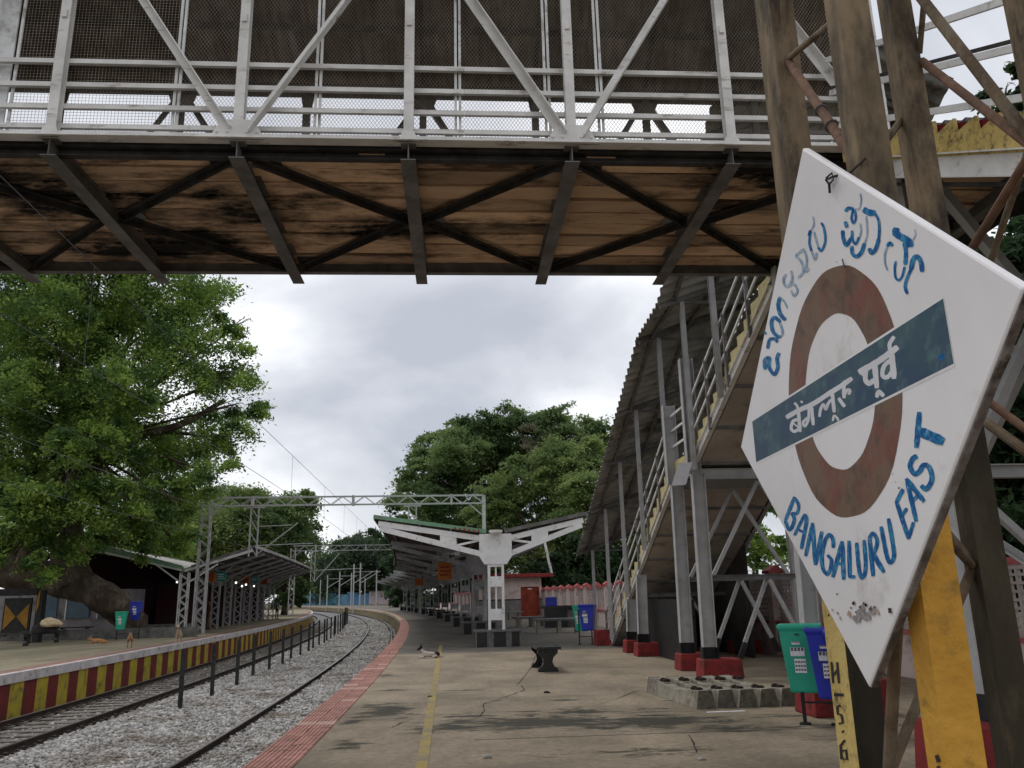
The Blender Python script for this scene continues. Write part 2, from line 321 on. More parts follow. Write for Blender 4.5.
fur_pale = mat('fur_pale', (.48, .38, .26), (.35, .26, .17), 10, .95, bump=.4, bscale=90)
fur_white = mat('fur_white', (.55, .48, .42), (.42, .36, .31), 10, .95, bump=.4, bscale=90)
fur_black = mat('fur_black', (.015, .013, .012), (.03, .025, .022), 12, .95)
cloth_cream = mat('cloth_cream', (.55, .44, .28), (.40, .31, .19), 8, .9, bump=.6, bscale=12)
cloth_dark = mat('cloth_dark', (.02, .02, .024), (.035, .03, .03), 6, .9, bump=.6, bscale=10)
cloth_pale = mat('cloth_pale', (.45, .47, .50), (.36, .38, .42), 8, .9)
cloth_brown = mat('cloth_brown', (.20, .11, .06), (.14, .07, .04), 8, .9)
skin_m = mat('skin', (.20, .10, .06), (.17, .085, .05), 8, .6)
lamp_glow = bpy.data.materials.new('tube_light_glow'); lamp_glow.use_nodes = True
_p = lamp_glow.node_tree.nodes['Principled BSDF']; _p.inputs['Emission Color'].default_value = (1, .95, .9, 1); _p.inputs['Emission Strength'].default_value = 1.4

def deck_material(name, base, base2, stains, wet=(.028, .027, .018), moss=None):
    """platform concrete with damp stains lying at fixed places on it (world metres)"""
    m = bpy.data.materials.new(name); m.use_nodes = True; t = m.node_tree; t.nodes.clear(); L = t.links.new
    o = N(t, 'ShaderNodeOutputMaterial'); p = N(t, 'ShaderNodeBsdfPrincipled'); L(p.outputs[0], o.inputs[0])
    g = N(t, 'ShaderNodeTexCoord'); src = g.outputs['Object']
    def noise(scale, det=6, stretch=(1, 1, 1), rgh=.6, dist=0):
        mp_ = N(t, 'ShaderNodeMapping'); mp_.inputs['Scale'].default_value = stretch; L(src, mp_.inputs[0])
        n = N(t, 'ShaderNodeTexNoise'); n.inputs['Scale'].default_value = scale; n.inputs['Detail'].default_value = det; n.inputs['Roughness'].default_value = rgh; n.inputs['Distortion'].default_value = dist; L(mp_.outputs[0], n.inputs['Vector']); return n
    def ramp(s, a, b, ca=(0, 0, 0, 1), cb=(1, 1, 1, 1)):
        r = N(t, 'ShaderNodeValToRGB'); L(s, r.inputs[0]); r.color_ramp.elements[0].position = a; r.color_ramp.elements[1].position = b; r.color_ramp.elements[0].color = ca; r.color_ramp.elements[1].color = cb; return r
    def mixc(f, a, b):
        x = N(t, 'ShaderNodeMix', data_type='RGBA'); L(f, x.inputs['Factor']) ; L(a, x.inputs['A'])
        if isinstance(b, tuple): x.inputs['B'].default_value = (*b, 1)
        else: L(b, x.inputs['B'])
        return x.outputs['Result']
    n0 = noise(.6, 9, (1, .5, 1), .68, .2); colr = ramp(n0.outputs['Fac'], .40, .60, (*base, 1), (*base2, 1)).outputs[0]
    nf = noise(14, 6); fine = ramp(nf.outputs['Fac'], .3, .7, (.72, .72, .70, 1), (1.14, 1.13, 1.12, 1))
    mu = N(t, 'ShaderNodeMix', data_type='RGBA', blend_type='MULTIPLY'); mu.inputs['Factor'].default_value = 1; L(colr, mu.inputs['A']); L(fine.outputs[0], mu.inputs['B']); colr = mu.outputs['Result']
    # faint streaky damp everywhere
    n1 = noise(.9, 8, (.55, 1.3, 1), .68, .3); r1 = ramp(n1.outputs['Fac'], .50, .70); s1 = N(t, 'ShaderNodeMath', operation='MULTIPLY'); L(r1.outputs[0], s1.inputs[0]); s1.inputs[1].default_value = .75
    colr = mixc(s1.outputs[0], colr, tuple(x*.42 for x in base))
    nd0 = noise(3.6, 12, (.55, 1.5, 1), .78, .5); nd = N(t, 'ShaderNodeMath', operation='MULTIPLY_ADD'); L(nd0.outputs['Fac'], nd.inputs[0]); nd.inputs[1].default_value = 2.2; nd.inputs[2].default_value = -.6
    acc = None
    for (sx, sy, rx, ry, st) in stains:
        vm = N(t, 'ShaderNodeVectorMath', operation='SUBTRACT'); L(src, vm.inputs[0]); vm.inputs[1].default_value = (sx, sy, 0)
        vd = N(t, 'ShaderNodeVectorMath', operation='MULTIPLY'); L(vm.outputs[0], vd.inputs[0]); vd.inputs[1].default_value = (1/rx, 1/ry, 0)
        ln = N(t, 'ShaderNodeVectorMath', operation='LENGTH'); L(vd.outputs[0], ln.inputs[0])
        mr = N(t, 'ShaderNodeMapRange'); L(ln.outputs['Value'], mr.inputs['Value']); mr.inputs['From Min'].default_value = 0; mr.inputs['From Max'].default_value = 1.6; mr.inputs['To Min'].default_value = st*.75; mr.inputs['To Max'].default_value = 0
        if acc is None: acc = mr.outputs[0]
        else:
            a = N(t, 'ShaderNodeMath', operation='MAXIMUM'); L(acc, a.inputs[0]); L(mr.outputs[0], a.inputs[1]); acc = a.outputs[0]
    rgh_in = None
    if acc is not None:
        ad = N(t, 'ShaderNodeMath', operation='ADD'); L(acc, ad.inputs[0]); L(nd.outputs[0], ad.inputs[1])
        rr = ramp(ad.outputs[0], .80, 1.0); wetf = N(t, 'ShaderNodeMath', operation='MULTIPLY'); L(rr.outputs[0], wetf.inputs[0]); wetf.inputs[1].default_value = .93
        colr = mixc(wetf.outputs[0], colr, wet); rgh_in = rr.outputs[0]
    if moss:
        n5 = noise(.35, 6, (1, .6, 1)); r5 = ramp(n5.outputs['Fac'], .5, .66); s5 = N(t, 'ShaderNodeMath', operation='MULTIPLY'); L(r5.outputs[0], s5.inputs[0]); s5.inputs[1].default_value = .6; colr = mixc(s5.outputs[0], colr, moss)
    L(colr, p.inputs['Base Color']); p.inputs['Roughness'].default_value = .82; p.inputs['Specular IOR Level'].default_value = .2
    bp = N(t, 'ShaderNodeBump'); bp.inputs['Strength'].default_value = .35; bp.inputs['Distance'].default_value = .01; L(nf.outputs['Fac'], bp.inputs['Height']); L(bp.outputs[0], p.inputs['Normal'])
    return m

# ------------------------------------------------------------------ the setting: ground, platforms, tracks
g = MB(); g.add([(-900, -400, -1.25), (900, -400, -1.25), (900, 1500, -1.25), (-900, 1500, -1.25)], [(0, 1, 2, 3)]); g.build('ground', soil, kind='structure')
g = MB(); g.sweep(0, [(8.3, -.12), (60, -.12)], -30, 330, 10, closed=False); g.build('ground', soil, kind='structure')
RZ = -.85                                           # rail top
bb = MB(); bb.sweep(0, [(-2.3, RZ-.18), (-3.0, RZ-.12), (-6.2, RZ-.12), (-6.9, RZ-.10), (-7.3, RZ-.14), (-7.7, RZ-.16), (-10.2, RZ-.19), (-10.35, RZ-.25), (-10.6, RZ-.30)], -10, 330, 2.0, closed=False)
bb.build('ballast_bed', ballast_base, kind='structure')
stains = [(*G(383, 712)[:2], .45, .9, 1.0), (*G(462, 722)[:2], .5, .35, .7), (*G(540, 722)[:2], 1.4, .6, 1.0), (*G(640, 722)[:2], 1.3, .6, 1.0), (*G(590, 712)[:2], 1.6, .5, .7), (*G(450, 728)[:2], .6, .5, .85), (*G(740, 728)[:2], 1.0, .4, .7), (*G(385, 676)[:2], .35, .7, .7), (*G(345, 745)[:2], .3, .5, .7), (*G(640, 752)[:2], 1.2, .3, .6), (*G(700, 718)[:2], .9, .3, .6), (*G(775, 716)[:2], .8, .3, .6), (*G(395, 655)[:2], .3, 1.2, .5), (*G(520, 700)[:2], .6, .3, .35), (*G(500, 668)[:2], 1.3, .7, .35), (*G(700, 700)[:2], .9, .5, .4), (*G(880, 740)[:2], .9, .6, .5)]
stains += [(*G(u, v)[:2], rx, ry, .8) for u, v, rx, ry in ((372, 706, .35, .3), (392, 690, .3, .25), (470, 716, .5, .2), (500, 724, .6, .2), (600, 728, .7, .2), (660, 716, .5, .2), (352, 722, .2, .3), (470, 690, .3, .15), (560, 700, .5, .12))]
deck = deck_material('platform_concrete', (.33, .27, .195), (.205, .168, .12), stains)
deck_far = deck_material('platform_asphalt', (.18, .16, .135), (.12, .107, .09), [])
deck_left = deck_material('platform_concrete_left', (.34, .29, .20), (.22, .19, .13), [], moss=(.13, .13, .075))
EO = -2.1                                            # near platform edge offset
p = MB(); p.sweep(0, [(EO+.5, 0), (8.3, 0), (8.3, -1.2), (EO+.08, -1.2), (EO+.08, -.012), (EO+.5, -.012)], -12, 24.0, 1.5); pl = p.build('platform', deck, kind='structure')
p = MB(); p.sweep(0, [(EO+.5, 0.0), (8.3, 0.0), (8.3, -1.2), (EO+.08, -1.2), (EO+.08, -.012), (EO+.5, -.012)], 24.0, 324, 4.0); pl2 = p.build('platform', deck_far, kind='structure')
# pale threshold joint where the roofed part starts, slab joints, yellow safety line
j = MB()
for (y0, x0, x1, wd) in ((24.0, EO+.6, 7.5, .05), (9.55, EO+2.2, 7.5, .02), (14.2, EO+.6, 5.2, .012)):
    j.add([X(x0, y0, .004), X(x1, y0, .004), X(x1, y0+wd, .004), X(x0, y0+wd, .004)], [(0, 1, 2, 3)])
j.build('slab_joint', mat('joint_dirt', (.17, .15, .125), (.10, .09, .075), 6, .9), pl)
yl = MB(); _a, _b = G(421.5, 768), G(441, 645); _d = (_b-_a).normalized(); _a = _a-_d*4; _s = Vector((_d.y, -_d.x, 0))*.055; yl.add([_a-_s+Z*.005, _a+_s+Z*.005, _b+_s+Z*.005, _b-_s+Z*.005], [(0, 1, 2, 3)])
yl.build('yellow_line', mat('line_yellow', (.36, .27, .075), (.27, .215, .11), 3, .8, dirt=(.2, .17, .13), damt=.5, dscale=5), pl)
# cracks
def ribbon(pts, wd, mb, nrm, lift=.0, m=0):
    n = len(pts); L_ = []; R_ = []
    for i in range(n):
        t = (pts[min(i+1, n-1)]-pts[max(i-1, 0)]).normalized(); s_ = t.cross(nrm).normalized(); ww = wd[i] if isinstance(wd, list) else wd
        L_.append(pts[i]+s_*ww/2+nrm*lift); R_.append(pts[i]-s_*ww/2+nrm*lift)
    mb.add(L_+R_, [(i, i+1, n+i+1, n+i) for i in range(n-1)], m)
ck = MB(); rs = random.Random(3)
for c in ([(480, 716), (484, 711), (483, 704), (492, 701), (505, 697), (512, 694), (524, 690), (521, 684)], [(392, 727), (403, 722), (410, 721)], [(697, 752), (693, 741), (688, 733)], [(518, 684), (531, 668), (536, 655), (540, 650)], [(640, 690), (600, 704), (560, 711), (520, 712)]):
    P = []
    for a, b_ in zip(c[:-1], c[1:]):
        for k in range(5):
            q = k/5.; P.append(G(a[0]+(b_[0]-a[0])*q+rs.uniform(-.7, .7), a[1]+(b_[1]-a[1])*q+rs.uniform(-.4, .4), .005))
    ribbon(P, [rs.uniform(.006, .022) for _ in P], ck, Z)
ck.build('crack', mat('crack_dirt', (.03, .026, .022), (.05, .045, .04), 9, 1), pl)
# red edge tiles, individually for the near part
def tile_mesh():
    t = MB(); t.box((0, 0, -.02), (.235, .29, .04))
    for k in range(5): t.box((-.094+k*.047, 0, .003), (.026, .28, .008))
    return t.build('tile', tile_red, mesh_only=True)
tm = tile_mesh(); tmp = tm.copy(); tmp.materials.clear(); tmp.materials.append(tile_pale)
rt = random.Random(5)
y = 5.6; k = 0
while y < 27:
    for c in range(2):
        q = X(EO+.125+c*.243+rt.uniform(-.003, .003), y, -.002+rt.uniform(-.002, .002)); s = SL+2*y*CV
        inst(tmp if (k % 14 == 5 or rt.random() < .03) else tm, 'tile', pl, q, math.atan(s)+rt.uniform(-.01, .01))
    y += .2955; k += 1
p = MB(); p.sweep(0, [(EO, 0.0), (EO+.5, 0.0), (EO+.5, -.04), (EO, -.04)], y-.14, 140, 3); p.sweep(0, [(EO, -.0), (EO+.5, -.0), (EO+.5, -.04), (EO, -.04)], -12, 5.4, 1.5)
p.build('tile_strip', tile_red, pl2)
p = MB(); p.sweep(0, [(EO+.02, -.045), (EO+.3, -.045), (EO+.3, -1.2), (EO+.02, -1.2)], -12, 324, 3); p.build('platform_face', mat('platform_face', (.30, .24, .13), (.2, .16, .09), 2, .9, dirt=(.1, .08, .05), damt=.4), pl)
p = MB(); p.sweep(0, [(EO-.03, .012), (EO+.25, .012), (EO+.25, -.2), (EO-.03, -.2)], 60, 324, 3); p.build('edge_coping', mat('coping_cream', (.50, .42, .30), (.38, .31, .22), 2, .9), pl2)
# left platform
LE = -10.35
p = MB(); p.sweep(0, [(LE-.75, 0), (LE-.75, -1.2), (-27, -1.2), (-27, 0)], 4, 160, 3); pL = p.build('platform', deck_left, kind='structure')
p = MB(); p.sweep(0, [(LE-.02, .004), (LE-.02, -.22), (LE-.22, -.22), (LE-.22, .004)], 4, 160, 1.5); p.build('edge_coping', coping, pL)
p = MB(); p.sweep(0, [(LE-.22, .0), (LE-.22, -.22), (LE-.75, -.22), (LE-.75, .0)], 4, 160, 3); p.build('tile_strip', mat('tile_faded', (.30, .165, .135), (.23, .13, .105), 2, .85, dirt=(.17, .13, .1), damt=.4), pL)
p = MB(); yy = 4.0; k = 0; rw = random.Random(2)
while yy < 150:
    wd = .66+rw.uniform(-.06, .06); y1 = yy+wd
    a, b_ = X(LE-.06, yy), X(LE-.06, y1)
    p.add([a+Z*-.2, b_+Z*-.2, b_+Z*-1.2, a+Z*-1.2], [(0, 1, 2, 3)], k % 2); yy = y1; k += 1
p.build('striped_wall', [stripe_yellow, stripe_red], pL)

# tracks
RP = [(-.070, -.150), (.070, -.150), (.070, -.135), (.012, -.118), (.012, -.040), (.036, -.030), (.036, -.006), (.028, 0), (-.028, 0), (-.036, -.006), (-.036, -.030), (-.012, -.040), (-.012, -.118), (-.070, -.135)]
slm = MB(); slm.obox((0, 0, -.1), Vector((1.32, 0, 0)), Vector((0, .125, 0)), Vector((0, 0, .1))); slm.box((-.84, 0, .02), (.3, .2, .03)); slm.box((.84, 0, .02), (.3, .2, .03))
slmesh = slm.build('sleeper', mat('sleeper_worn', (.24, .215, .185), (.15, .135, .115), 5, .9, bump=.4, dirt=(.07, .055, .045), damt=.5, dscale=4), mesh_only=True)
def track(c0, label, y_from, zs, n_sl, y_sl):
    t = thing('railway_track', label, 'railway track', X(c0, 12, RZ-.15))
    for s_ in (-.873, .873):
        r = MB(); r.sweep(c0+s_, RP, y_from, 320, 1.5, zoff=RZ)
        ro = r.build('rail', rail_side, t)
        h = MB(); h.sweep(c0+s_, [(-.030, .0015), (.030, .0015)], y_from, 320, 1.5, closed=False, zoff=RZ); h.build('rail_head', rail_top, ro)
    for k in range(n_sl):
        y = y_sl+k*.62; s = SL+2*y*CV
        inst(slmesh, 'sleeper', t, X(c0, y, zs), math.atan(s))
    cl = MB()
    for k in range(n_sl):
        y = y_sl+k*.62
        for s_ in (-.873, .873):
            for q in (-.1, .1): cl.box(X(c0+s_+q, y, RZ-.115), (.07, .13, .07), math.atan(SL+2*y*CV))
    cl.build('rail_clips', rail_side, t, kind='stuff')
    return t
TN, TL = -3.48, -8.83
track(TN, 'curving railway track hard against the near platform edge, half buried in ballast', 0, RZ-.165, 130, 4)
track(TL, 'railway track beside the red and yellow striped platform wall, sleepers showing', 2, RZ-.145, 130, 6)
# ballast stones: real stones, thinning with distance
def stones(n, y0, y1, o0, o1, size, avoid, zb):
    ys = y0+(y1-y0)*RNG.random(n)**1.0; of = o0+(o1-o0)*RNG.random(n)
    keep = np.ones(n, bool)
    for a in avoid: keep &= ~((np.abs(of-a) < .085))
    ys, of = ys[keep], of[keep]; n = len(ys)
    s = SL+2*ys*CV; nl = np.sqrt(1+s*s); x = -SL*ys-ys*ys*CV+of/nl; yy = ys+of*s/nl
    z = zb+np.interp(of, [-10.6, -10.2, -7.8, -7.2, -6.6, -6.2, -3, -2.3], [-.12, -.06, -.05, .02, .03, 0, 0, -.04])+RNG.normal(0, .012, n)
    c = np.array([[1, 1, 1], [1, 1, -1], [1, -1, 1], [1, -1, -1], [-1, 1, 1], [-1, 1, -1], [-1, -1, 1], [-1, -1, -1]], float)
    sz = size*(.6+.8*RNG.random((n, 1, 1)))*np.stack([np.ones(n), .6+.4*RNG.random(n), .5+.4*RNG.random(n)], 1)[:, None, :]
    V = c[None]*sz*.5*(.65+.5*RNG.random((n, 8, 3)))
    a = RNG.random(n)*6.28; b = RNG.normal(0, .6, n)
    ca, sa, cb, sb = np.cos(a)[:, None], np.sin(a)[:, None], np.cos(b)[:, None], np.sin(b)[:, None]
    X0, Y0, Z0 = V[..., 0], V[..., 1], V[..., 2]; Y1 = Y0*cb-Z0*sb; Z1 = Y0*sb+Z0*cb
    V = np.stack([X0*ca-Y1*sa+x[:, None], X0*sa+Y1*ca+yy[:, None], Z1+z[:, None]], -1).reshape(-1, 3)
    F = np.array([(0, 1, 3, 2), (4, 6, 7, 5), (0, 4, 5, 1), (2, 3, 7, 6), (0, 2, 6, 4), (1, 5, 7, 3)])
    return V, (F[None]+8*np.arange(n)[:, None, None]).reshape(-1, 4)
def stone_obj(*a):
    V, F = stones(*a); npmesh('ballast_stones', V, F, stone_m, kind='stuff')
rl = [TN-.873, TN+.873, TL-.873, TL+.873]
stone_obj(26000, 7, 20, -7.9, -2.3, .062, rl, RZ-.12)
stone_obj(16000, 20, 34, -7.9, -2.3, .068, rl, RZ-.12)
stone_obj(12000, 34, 60, -7.9, -2.3, .085, rl, RZ-.12)
stone_obj(9000, 10, 50, -10.35, -7.9, .06, rl, RZ-.14)
stone_obj(5000, 60, 110, -7.9, -2.3, .13, rl, RZ-.12)

# black posts between the tracks
pm = MB(); pm.box((0, 0, .66), (.09, .09, 1.42)); pm.box((0, 0, 1.38), (.075, .075, .03))
pmesh = pm.build('track_post', mat('post_black', (.02, .024, .022), (.045, .045, .04), 8, .7, bump=.2), mesh_only=True)
for k in range(24):
    y = 21.5+k*2.72; q = X(-6.6+.04*(k % 3), y, RZ-.12)
    o = bpy.data.objects.new('track_post', pmesh); COL.objects.link(o); o.location = q; o.rotation_euler = (random.uniform(-.015, .015), random.uniform(-.015, .015), math.atan(SL+2*y*CV))
    tag(o, f'black square post between the two tracks, {ORD[k]} from the camera in its row', 'post', 'black posts between the tracks')
gf = thing('mesh_fence', 'green mesh fence at the far end of the post row', 'fence', X(-6.6, 86, RZ-.1))
for k in range(5):
    fp = MB(); fp.box(X(-6.6, 86+k*2.5, RZ+.7), (.09, .09, 1.7)); fp.build('post', green_dk, gf)
for k in range(4):
    fp = MB()
    for q in range(9): fp.bar(X(-6.6, 86+k*2.5, RZ+.05+q*.18), X(-6.3, 86.5+k*2.5, RZ+.05+q*.18), .03, .05)
    for q in range(8): fp.bar(X(-6.6, 86.2+k*2.5+q*.3, RZ), X(-6.6, 86.2+k*2.5+q*.3, RZ+1.5), .03, .04)
    fp.build('mesh_panel', green_dk, gf)
# ------------------------------------------------------------------ the footbridge
BF, BB_, ZD = 7.6, 10.7, 6.0             # front and back edge (bridge frame b), deck edge height
NA = [-12.55, -10.85, -9.15, -7.45, -5.75, -4.03, -2.2, -.48, 1.21, 2.91, 4.61]
TH = 2.85
fb = thing('footbridge', 'white steel truss footbridge crossing overhead above both tracks, with brown underside slabs', 'footbridge', B(-.6, 9.1, 5.9))
A0, A1 = NA[0]-.3, NA[-1]+.12; A2 = 7.1
def truss(b, sgn, m, name, TH=TH):
    bolts = MB()
    t = MB(); t.bar(B(A0, b, ZD+.063), B(A1, b, ZD+.063), .10, .062); t.bar(B(A0, b-sgn*.03, ZD+.026), B(A1, b-sgn*.03, ZD+.026), .14, .012)
    t.build('bottom_chord', m, fb, bev=.004)
    t = MB(); t.ibar(B(A0, b, ZD+TH), B(A1, b, ZD+TH), .12, .12); t.build('top_chord', m, fb)
    for i, a in enumerate(NA):
        t = MB(); t.ibar(B(a, b, ZD+.1), B(a, b, ZD+TH), .10, .10, .012, up=E2); t.box(B(a, b-sgn*.06, ZD+1.45), (.05, .02, .09)); t.build('post', m, fb)
        g = MB()
        if i % 2 == 0:                       # diagonals meet at the foot here
            g.prism([(-.28, 0), (.28, 0), (.16, .22), (-.16, .22)], B(a, b-sgn*.058, ZD+.02), E1, Z, .012)
            for q in (-.2, -.1, .1, .2): bolts.tube([B(a+q, b-sgn*.062, ZD+.1), B(a+q, b-sgn*.08, ZD+.1)], .014, 6)
        else: g.prism([(-.10, 0), (.10, 0), (.06, .12), (-.06, .12)], B(a, b-sgn*.058, ZD+.02), E1, Z, .012)
        g.build('gusset_plate', m, fb)
        g = MB(); w_ = .21 if i % 2 else .10; g.prism([(-w_, 0), (w_, 0), (w_*.6, -.24), (-w_*.6, -.24)], B(a, b-sgn*.04, ZD+TH-.05), E1, Z, .014); g.build('gusset_plate', m, fb)
    bolts.build('bolts', m, fb, kind='stuff')
    for i in range(len(NA)-1):
        a0, a1 = NA[i], NA[i+1]
        t = MB()
        if i % 2 == 0: t.angle(B(a0+.09, b-sgn*.03, ZD+.12), B(a1-.06, b-sgn*.03, ZD+TH-.1), .085, .012, up=E2*(-sgn))
        else: t.angle(B(a1-.09, b-sgn*.03, ZD+.12), B(a0+.06, b-sgn*.03, ZD+TH-.1), .085, .012, up=E2*(-sgn))
        t.build('diagonal', m, fb)
truss(BF, 1, truss_white, 'front'); truss(BB_+.25, -1, grey_steel, 'back', TH+.02)
for k, z in enumerate((.215, .44, .695, .97)):
    for i in range(-7, 5):
        a0 = max(A0, .1+1.75*i); a1 = min(A1, .1+1.75*i+1.748)
        if a1 <= a0+.05: continue
        t = MB(); t.bar(B(a0, BF+.075, ZD+z), B(a1, BF+.075, ZD+z), .04, .052); t.build('hand_rail', truss_white, fb)
for k, z in enumerate((.5, 1.03)):
    t = MB(); t.bar(B(A0, BB_+.19, ZD+z), B(A1, BB_+.19, ZD+z), .04, .05); t.build('hand_rail', grey_steel, fb)
# wire mesh infill panels, real wires
def mesh_panel(a0, a1, kind_, b=BF+.13, z0=ZD+.12, z1=ZD+TH-.08, th=.0038):
    t = MB(); vs = []; fs = []
    def wire(p, q):
        d = Vector((q[0]-p[0], 0, q[1]-p[1])).normalized(); nx, nz_ = -d.z*th/2, d.x*th/2; k = len(vs)
        for (x, z) in ((p[0]+nx, p[1]+nz_), (q[0]+nx, q[1]+nz_), (q[0]-nx, q[1]-nz_), (p[0]-nx, p[1]-nz_)): vs.append(B(x, b, z))
        fs.append((k, k+1, k+2, k+3))
    if kind_ == 'square':
        n = int((a1-a0)/.034)
        for i in range(n): x = a0+(i+.5)*(a1-a0)/n; wire((x, z0), (x, z1))
        n = int((z1-z0)/.034)
        for i in range(n): z = z0+(i+.5)*(z1-z0)/n; wire((a0, z), (a1, z))
    else:
        sx = .038; slope = 1.5; H_ = z1-z0; dx = H_/slope
        for s_ in (1, -1):
            x = a0-dx
            while x < a1+dx:
                # line z = z0 + slope*(X-x)*s
                xa, xb = (x, x+dx) if s_ == 1 else (x, x-dx); lo, hi = min(xa, xb), max(xa, xb)
                c0, c1 = max(lo, a0), min(hi, a1)
                if c1 > c0+.01:
                    f = lambda q: z0+slope*abs(q-xa)
                    wire((c0, f(c0)), (c1, f(c1)))
                x += sx
    t.add(vs, fs)
    o = t.build('mesh_panel', mat('mesh_wire', (.36, .30, .24), (.22, .18, .14), 4, .7), fb, kind='stuff')
    fr = MB()
    for x in (a0+.012, a1-.012): fr.bar(B(x, b-.012, z0), B(x, b-.012, z1), .028, .02, up=E2)
    fr.bar(B(a0, b-.012, z0), B(a1, b-.012, z0), .02, .03); fr.bar(B(a0, b-.012, z1), B(a1, b-.012, z1), .02, .03)
    fr.build('panel_frame', white_steel, o)
mesh_panel(-4.55, -2.9, 'square')
for a0, a1 in ((-2.88, -1.45), (-1.43, 0.02), (.04, .98), (1.0, 1.55), (1.57, 2.95), (2.97, 4.4), (4.42, 4.6)): mesh_panel(a0, a1, 'diamond')
t = MB(); t.box(B(-5.9, BF+.15, ZD+1.45), (2.6, .02, 2.65), PS); t.build('side_panel', mat('panel_sheet', (.80, .81, .80), (.70, .71, .70), 1.5, .5, dirt=(.35, .34, .31), damt=.25), fb)
t = MB(); t.box(B(-8.6, BF+.15, ZD+1.45), (2.6, .02, 2.65), PS); t.build('side_panel', MT['panel_sheet'], fb)
# cross beams, longitudinal edge beams, under bracing
for a in NA+[6.35]:
    t = MB(); t.ibar(B(a, BF-.03, ZD-.075), B(a, BB_+.26, ZD-.095), .155, .19, .012); t.build('cross_beam', grey_steel if a < 9 else dark_steel, fb)
t = MB(); t.ibar(B(A0, BB_+.03, ZD-.03), B(A2, BB_+.03, ZD-.03), .10, .19, .014); t.build('edge_beam', grey_steel, fb)
t = MB(); t.ibar(B(A0, BF+.16, ZD-.01), B(A2, BF+.16, ZD-.01), .08, .14, .014); t.bar(B(A0, BF+.105, ZD+.03), B(A2, BF+.105, ZD+.03), .07, .07); t.build('edge_beam', dark_steel, fb)
NB = NA+[6.35, 8.05]
for i in range(0, len(NB)-2, 2):
    a0, am, a1 = NB[i], NB[i+1], NB[i+2]; bm = (BF+BB_)/2; zz = ZD-.045
    for (p0, p1) in ((B(a0+.12, BF+.18, zz), B(am-.08, bm, zz)), (B(am+.08, bm, zz), B(a1-.12, BB_-.08, zz)), (B(a0+.12, BB_-.08, zz), B(am-.08, bm, zz)), (B(am+.08, bm, zz), B(a1-.12, BF+.18, zz))):
        t = MB(); t.angle(p0, p1, .075, .01, up=-Z); t.build('under_brace', dark_steel, fb)
    for s_ in (-1, 1):
        t = MB(); t.prism([(-.14, -.16), (.14, -.10), (.14, .10), (-.14, .16)], B(am+s_*.2, bm, zz+.02), E1*-s_, E2, .01); t.build('under_gusset', grey_steel, fb)
    for (a, b) in ((a0+.22, BF+.28), (a0+.22, BB_-.18), (a1-.22, BF+.28), (a1-.22, BB_-.18)):
        t = MB(); t.box(B(a, b, zz+.02), (.3, .24, .01), PS); t.build('under_gusset', dark_steel, fb)
# slabs of the deck, one by one
rp = random.Random(11); rows = 9; bw = (BB_-.05-BF-.12)/rows
pms = []
for q in range(5):
    t = MB(); n_ = 8; L_ = 1.685
    # slightly broken long edges
    top = []; bot = []
    for i in range(n_+1):
        x = -L_/2+L_*i/n_; top.append((x, bw/2-.011-rp.uniform(0, .02))); bot.append((x, -bw/2+.011+rp.uniform(0, .02)))
    poly = bot+top[::-1]; t.prism(poly, (0, 0, 0), (1, 0, 0), (0, 1, 0), .06)
    pms.append(t.build('slab', plank_m, mesh_only=True))
for r in range(rows):
    sh = rp.choice((0, .35, .9, 1.2))*0 + (r % 2)*.0
    for i in range(len(NB)-2):
        a = (NB[i]+NB[i+1])/2; o = inst(rp.choice(pms), 'slab', fb, B(a, BF+.14+bw*(r+.5), ZD+.03+rp.uniform(-.02, .012)), PS+rp.uniform(-.003, .003))
t = MB(); t.box(B((A0+A2)/2, (BF+BB_)/2, ZD+.085), (A2-A0, BB_-BF-.1, .03), PS); t.build('deck_screed', black_paint, fb)
# roof of the bridge: corrugated sheets seen from below
def corr(mb, P, uvec_n, u0, u1, ulen, pitch, amp, nrm, m=0):
    """P(u, v) gives a point, u across the ribs 0..ulen, v 0..1 along them"""
    n = max(2, int(ulen/pitch*6)); vs = []
    for i in range(n+1):
        u = ulen*i/n; h = amp*math.sin(2*math.pi*(u0+u)/pitch)
        vs += [P(u, 0)+nrm*h, P(u, 1)+nrm*h]
    mb.add(vs, [(2*i, 2*i+1, 2*i+3, 2*i+2) for i in range(n)], m)
def roofsheet(name, a0, a1, b0, z0, b1, z1, m, par, pitch=.2, amp=.022):
    t = MB(); d = B(0, b1-b0, z1-z0); nrm = E1.cross(d).normalized()
    corr(t, lambda u, v: B(a0+u, b0+(b1-b0)*v, z0+(z1-z0)*v), 0, a0, 0, a1-a0, pitch, amp, nrm)
    return t.build(name, m, par, smooth=True)
a = A0-.2
while a < 5.6:
    roofsheet('roof_sheet', a, a+1.0, BB_+.36, ZD+3.05, (BF+BB_)/2, ZD+4.4, roof_brown, fb)
    roofsheet('roof_sheet', a, a+1.0, BF-.45, ZD+3.15, (BF+BB_)/2, ZD+4.4, roof_brown, fb); a += 1.0
for (b, z) in ((BB_+.25, ZD+2.925), (BB_-.35, ZD+3.50), (BF+.05, ZD+3.32), (BF+.8, ZD+3.85), ((BF+BB_)/2, ZD+4.3)):
    t = MB(); t.angle(B(A0, b, z), B(A1, b, z), .07, .008); t.build('purlin', dark_steel, fb)
for a in NA[::1]:
    t = MB(); t.bar(B(a, BB_+.2, ZD+3.02), B(a, (BF+BB_)/2, ZD+4.28), .07, .07); t.bar(B(a, BF, ZD+3.0), B(a, (BF+BB_)/2, ZD+4.28), .07, .07); t.build('rafter', dark_steel, fb)

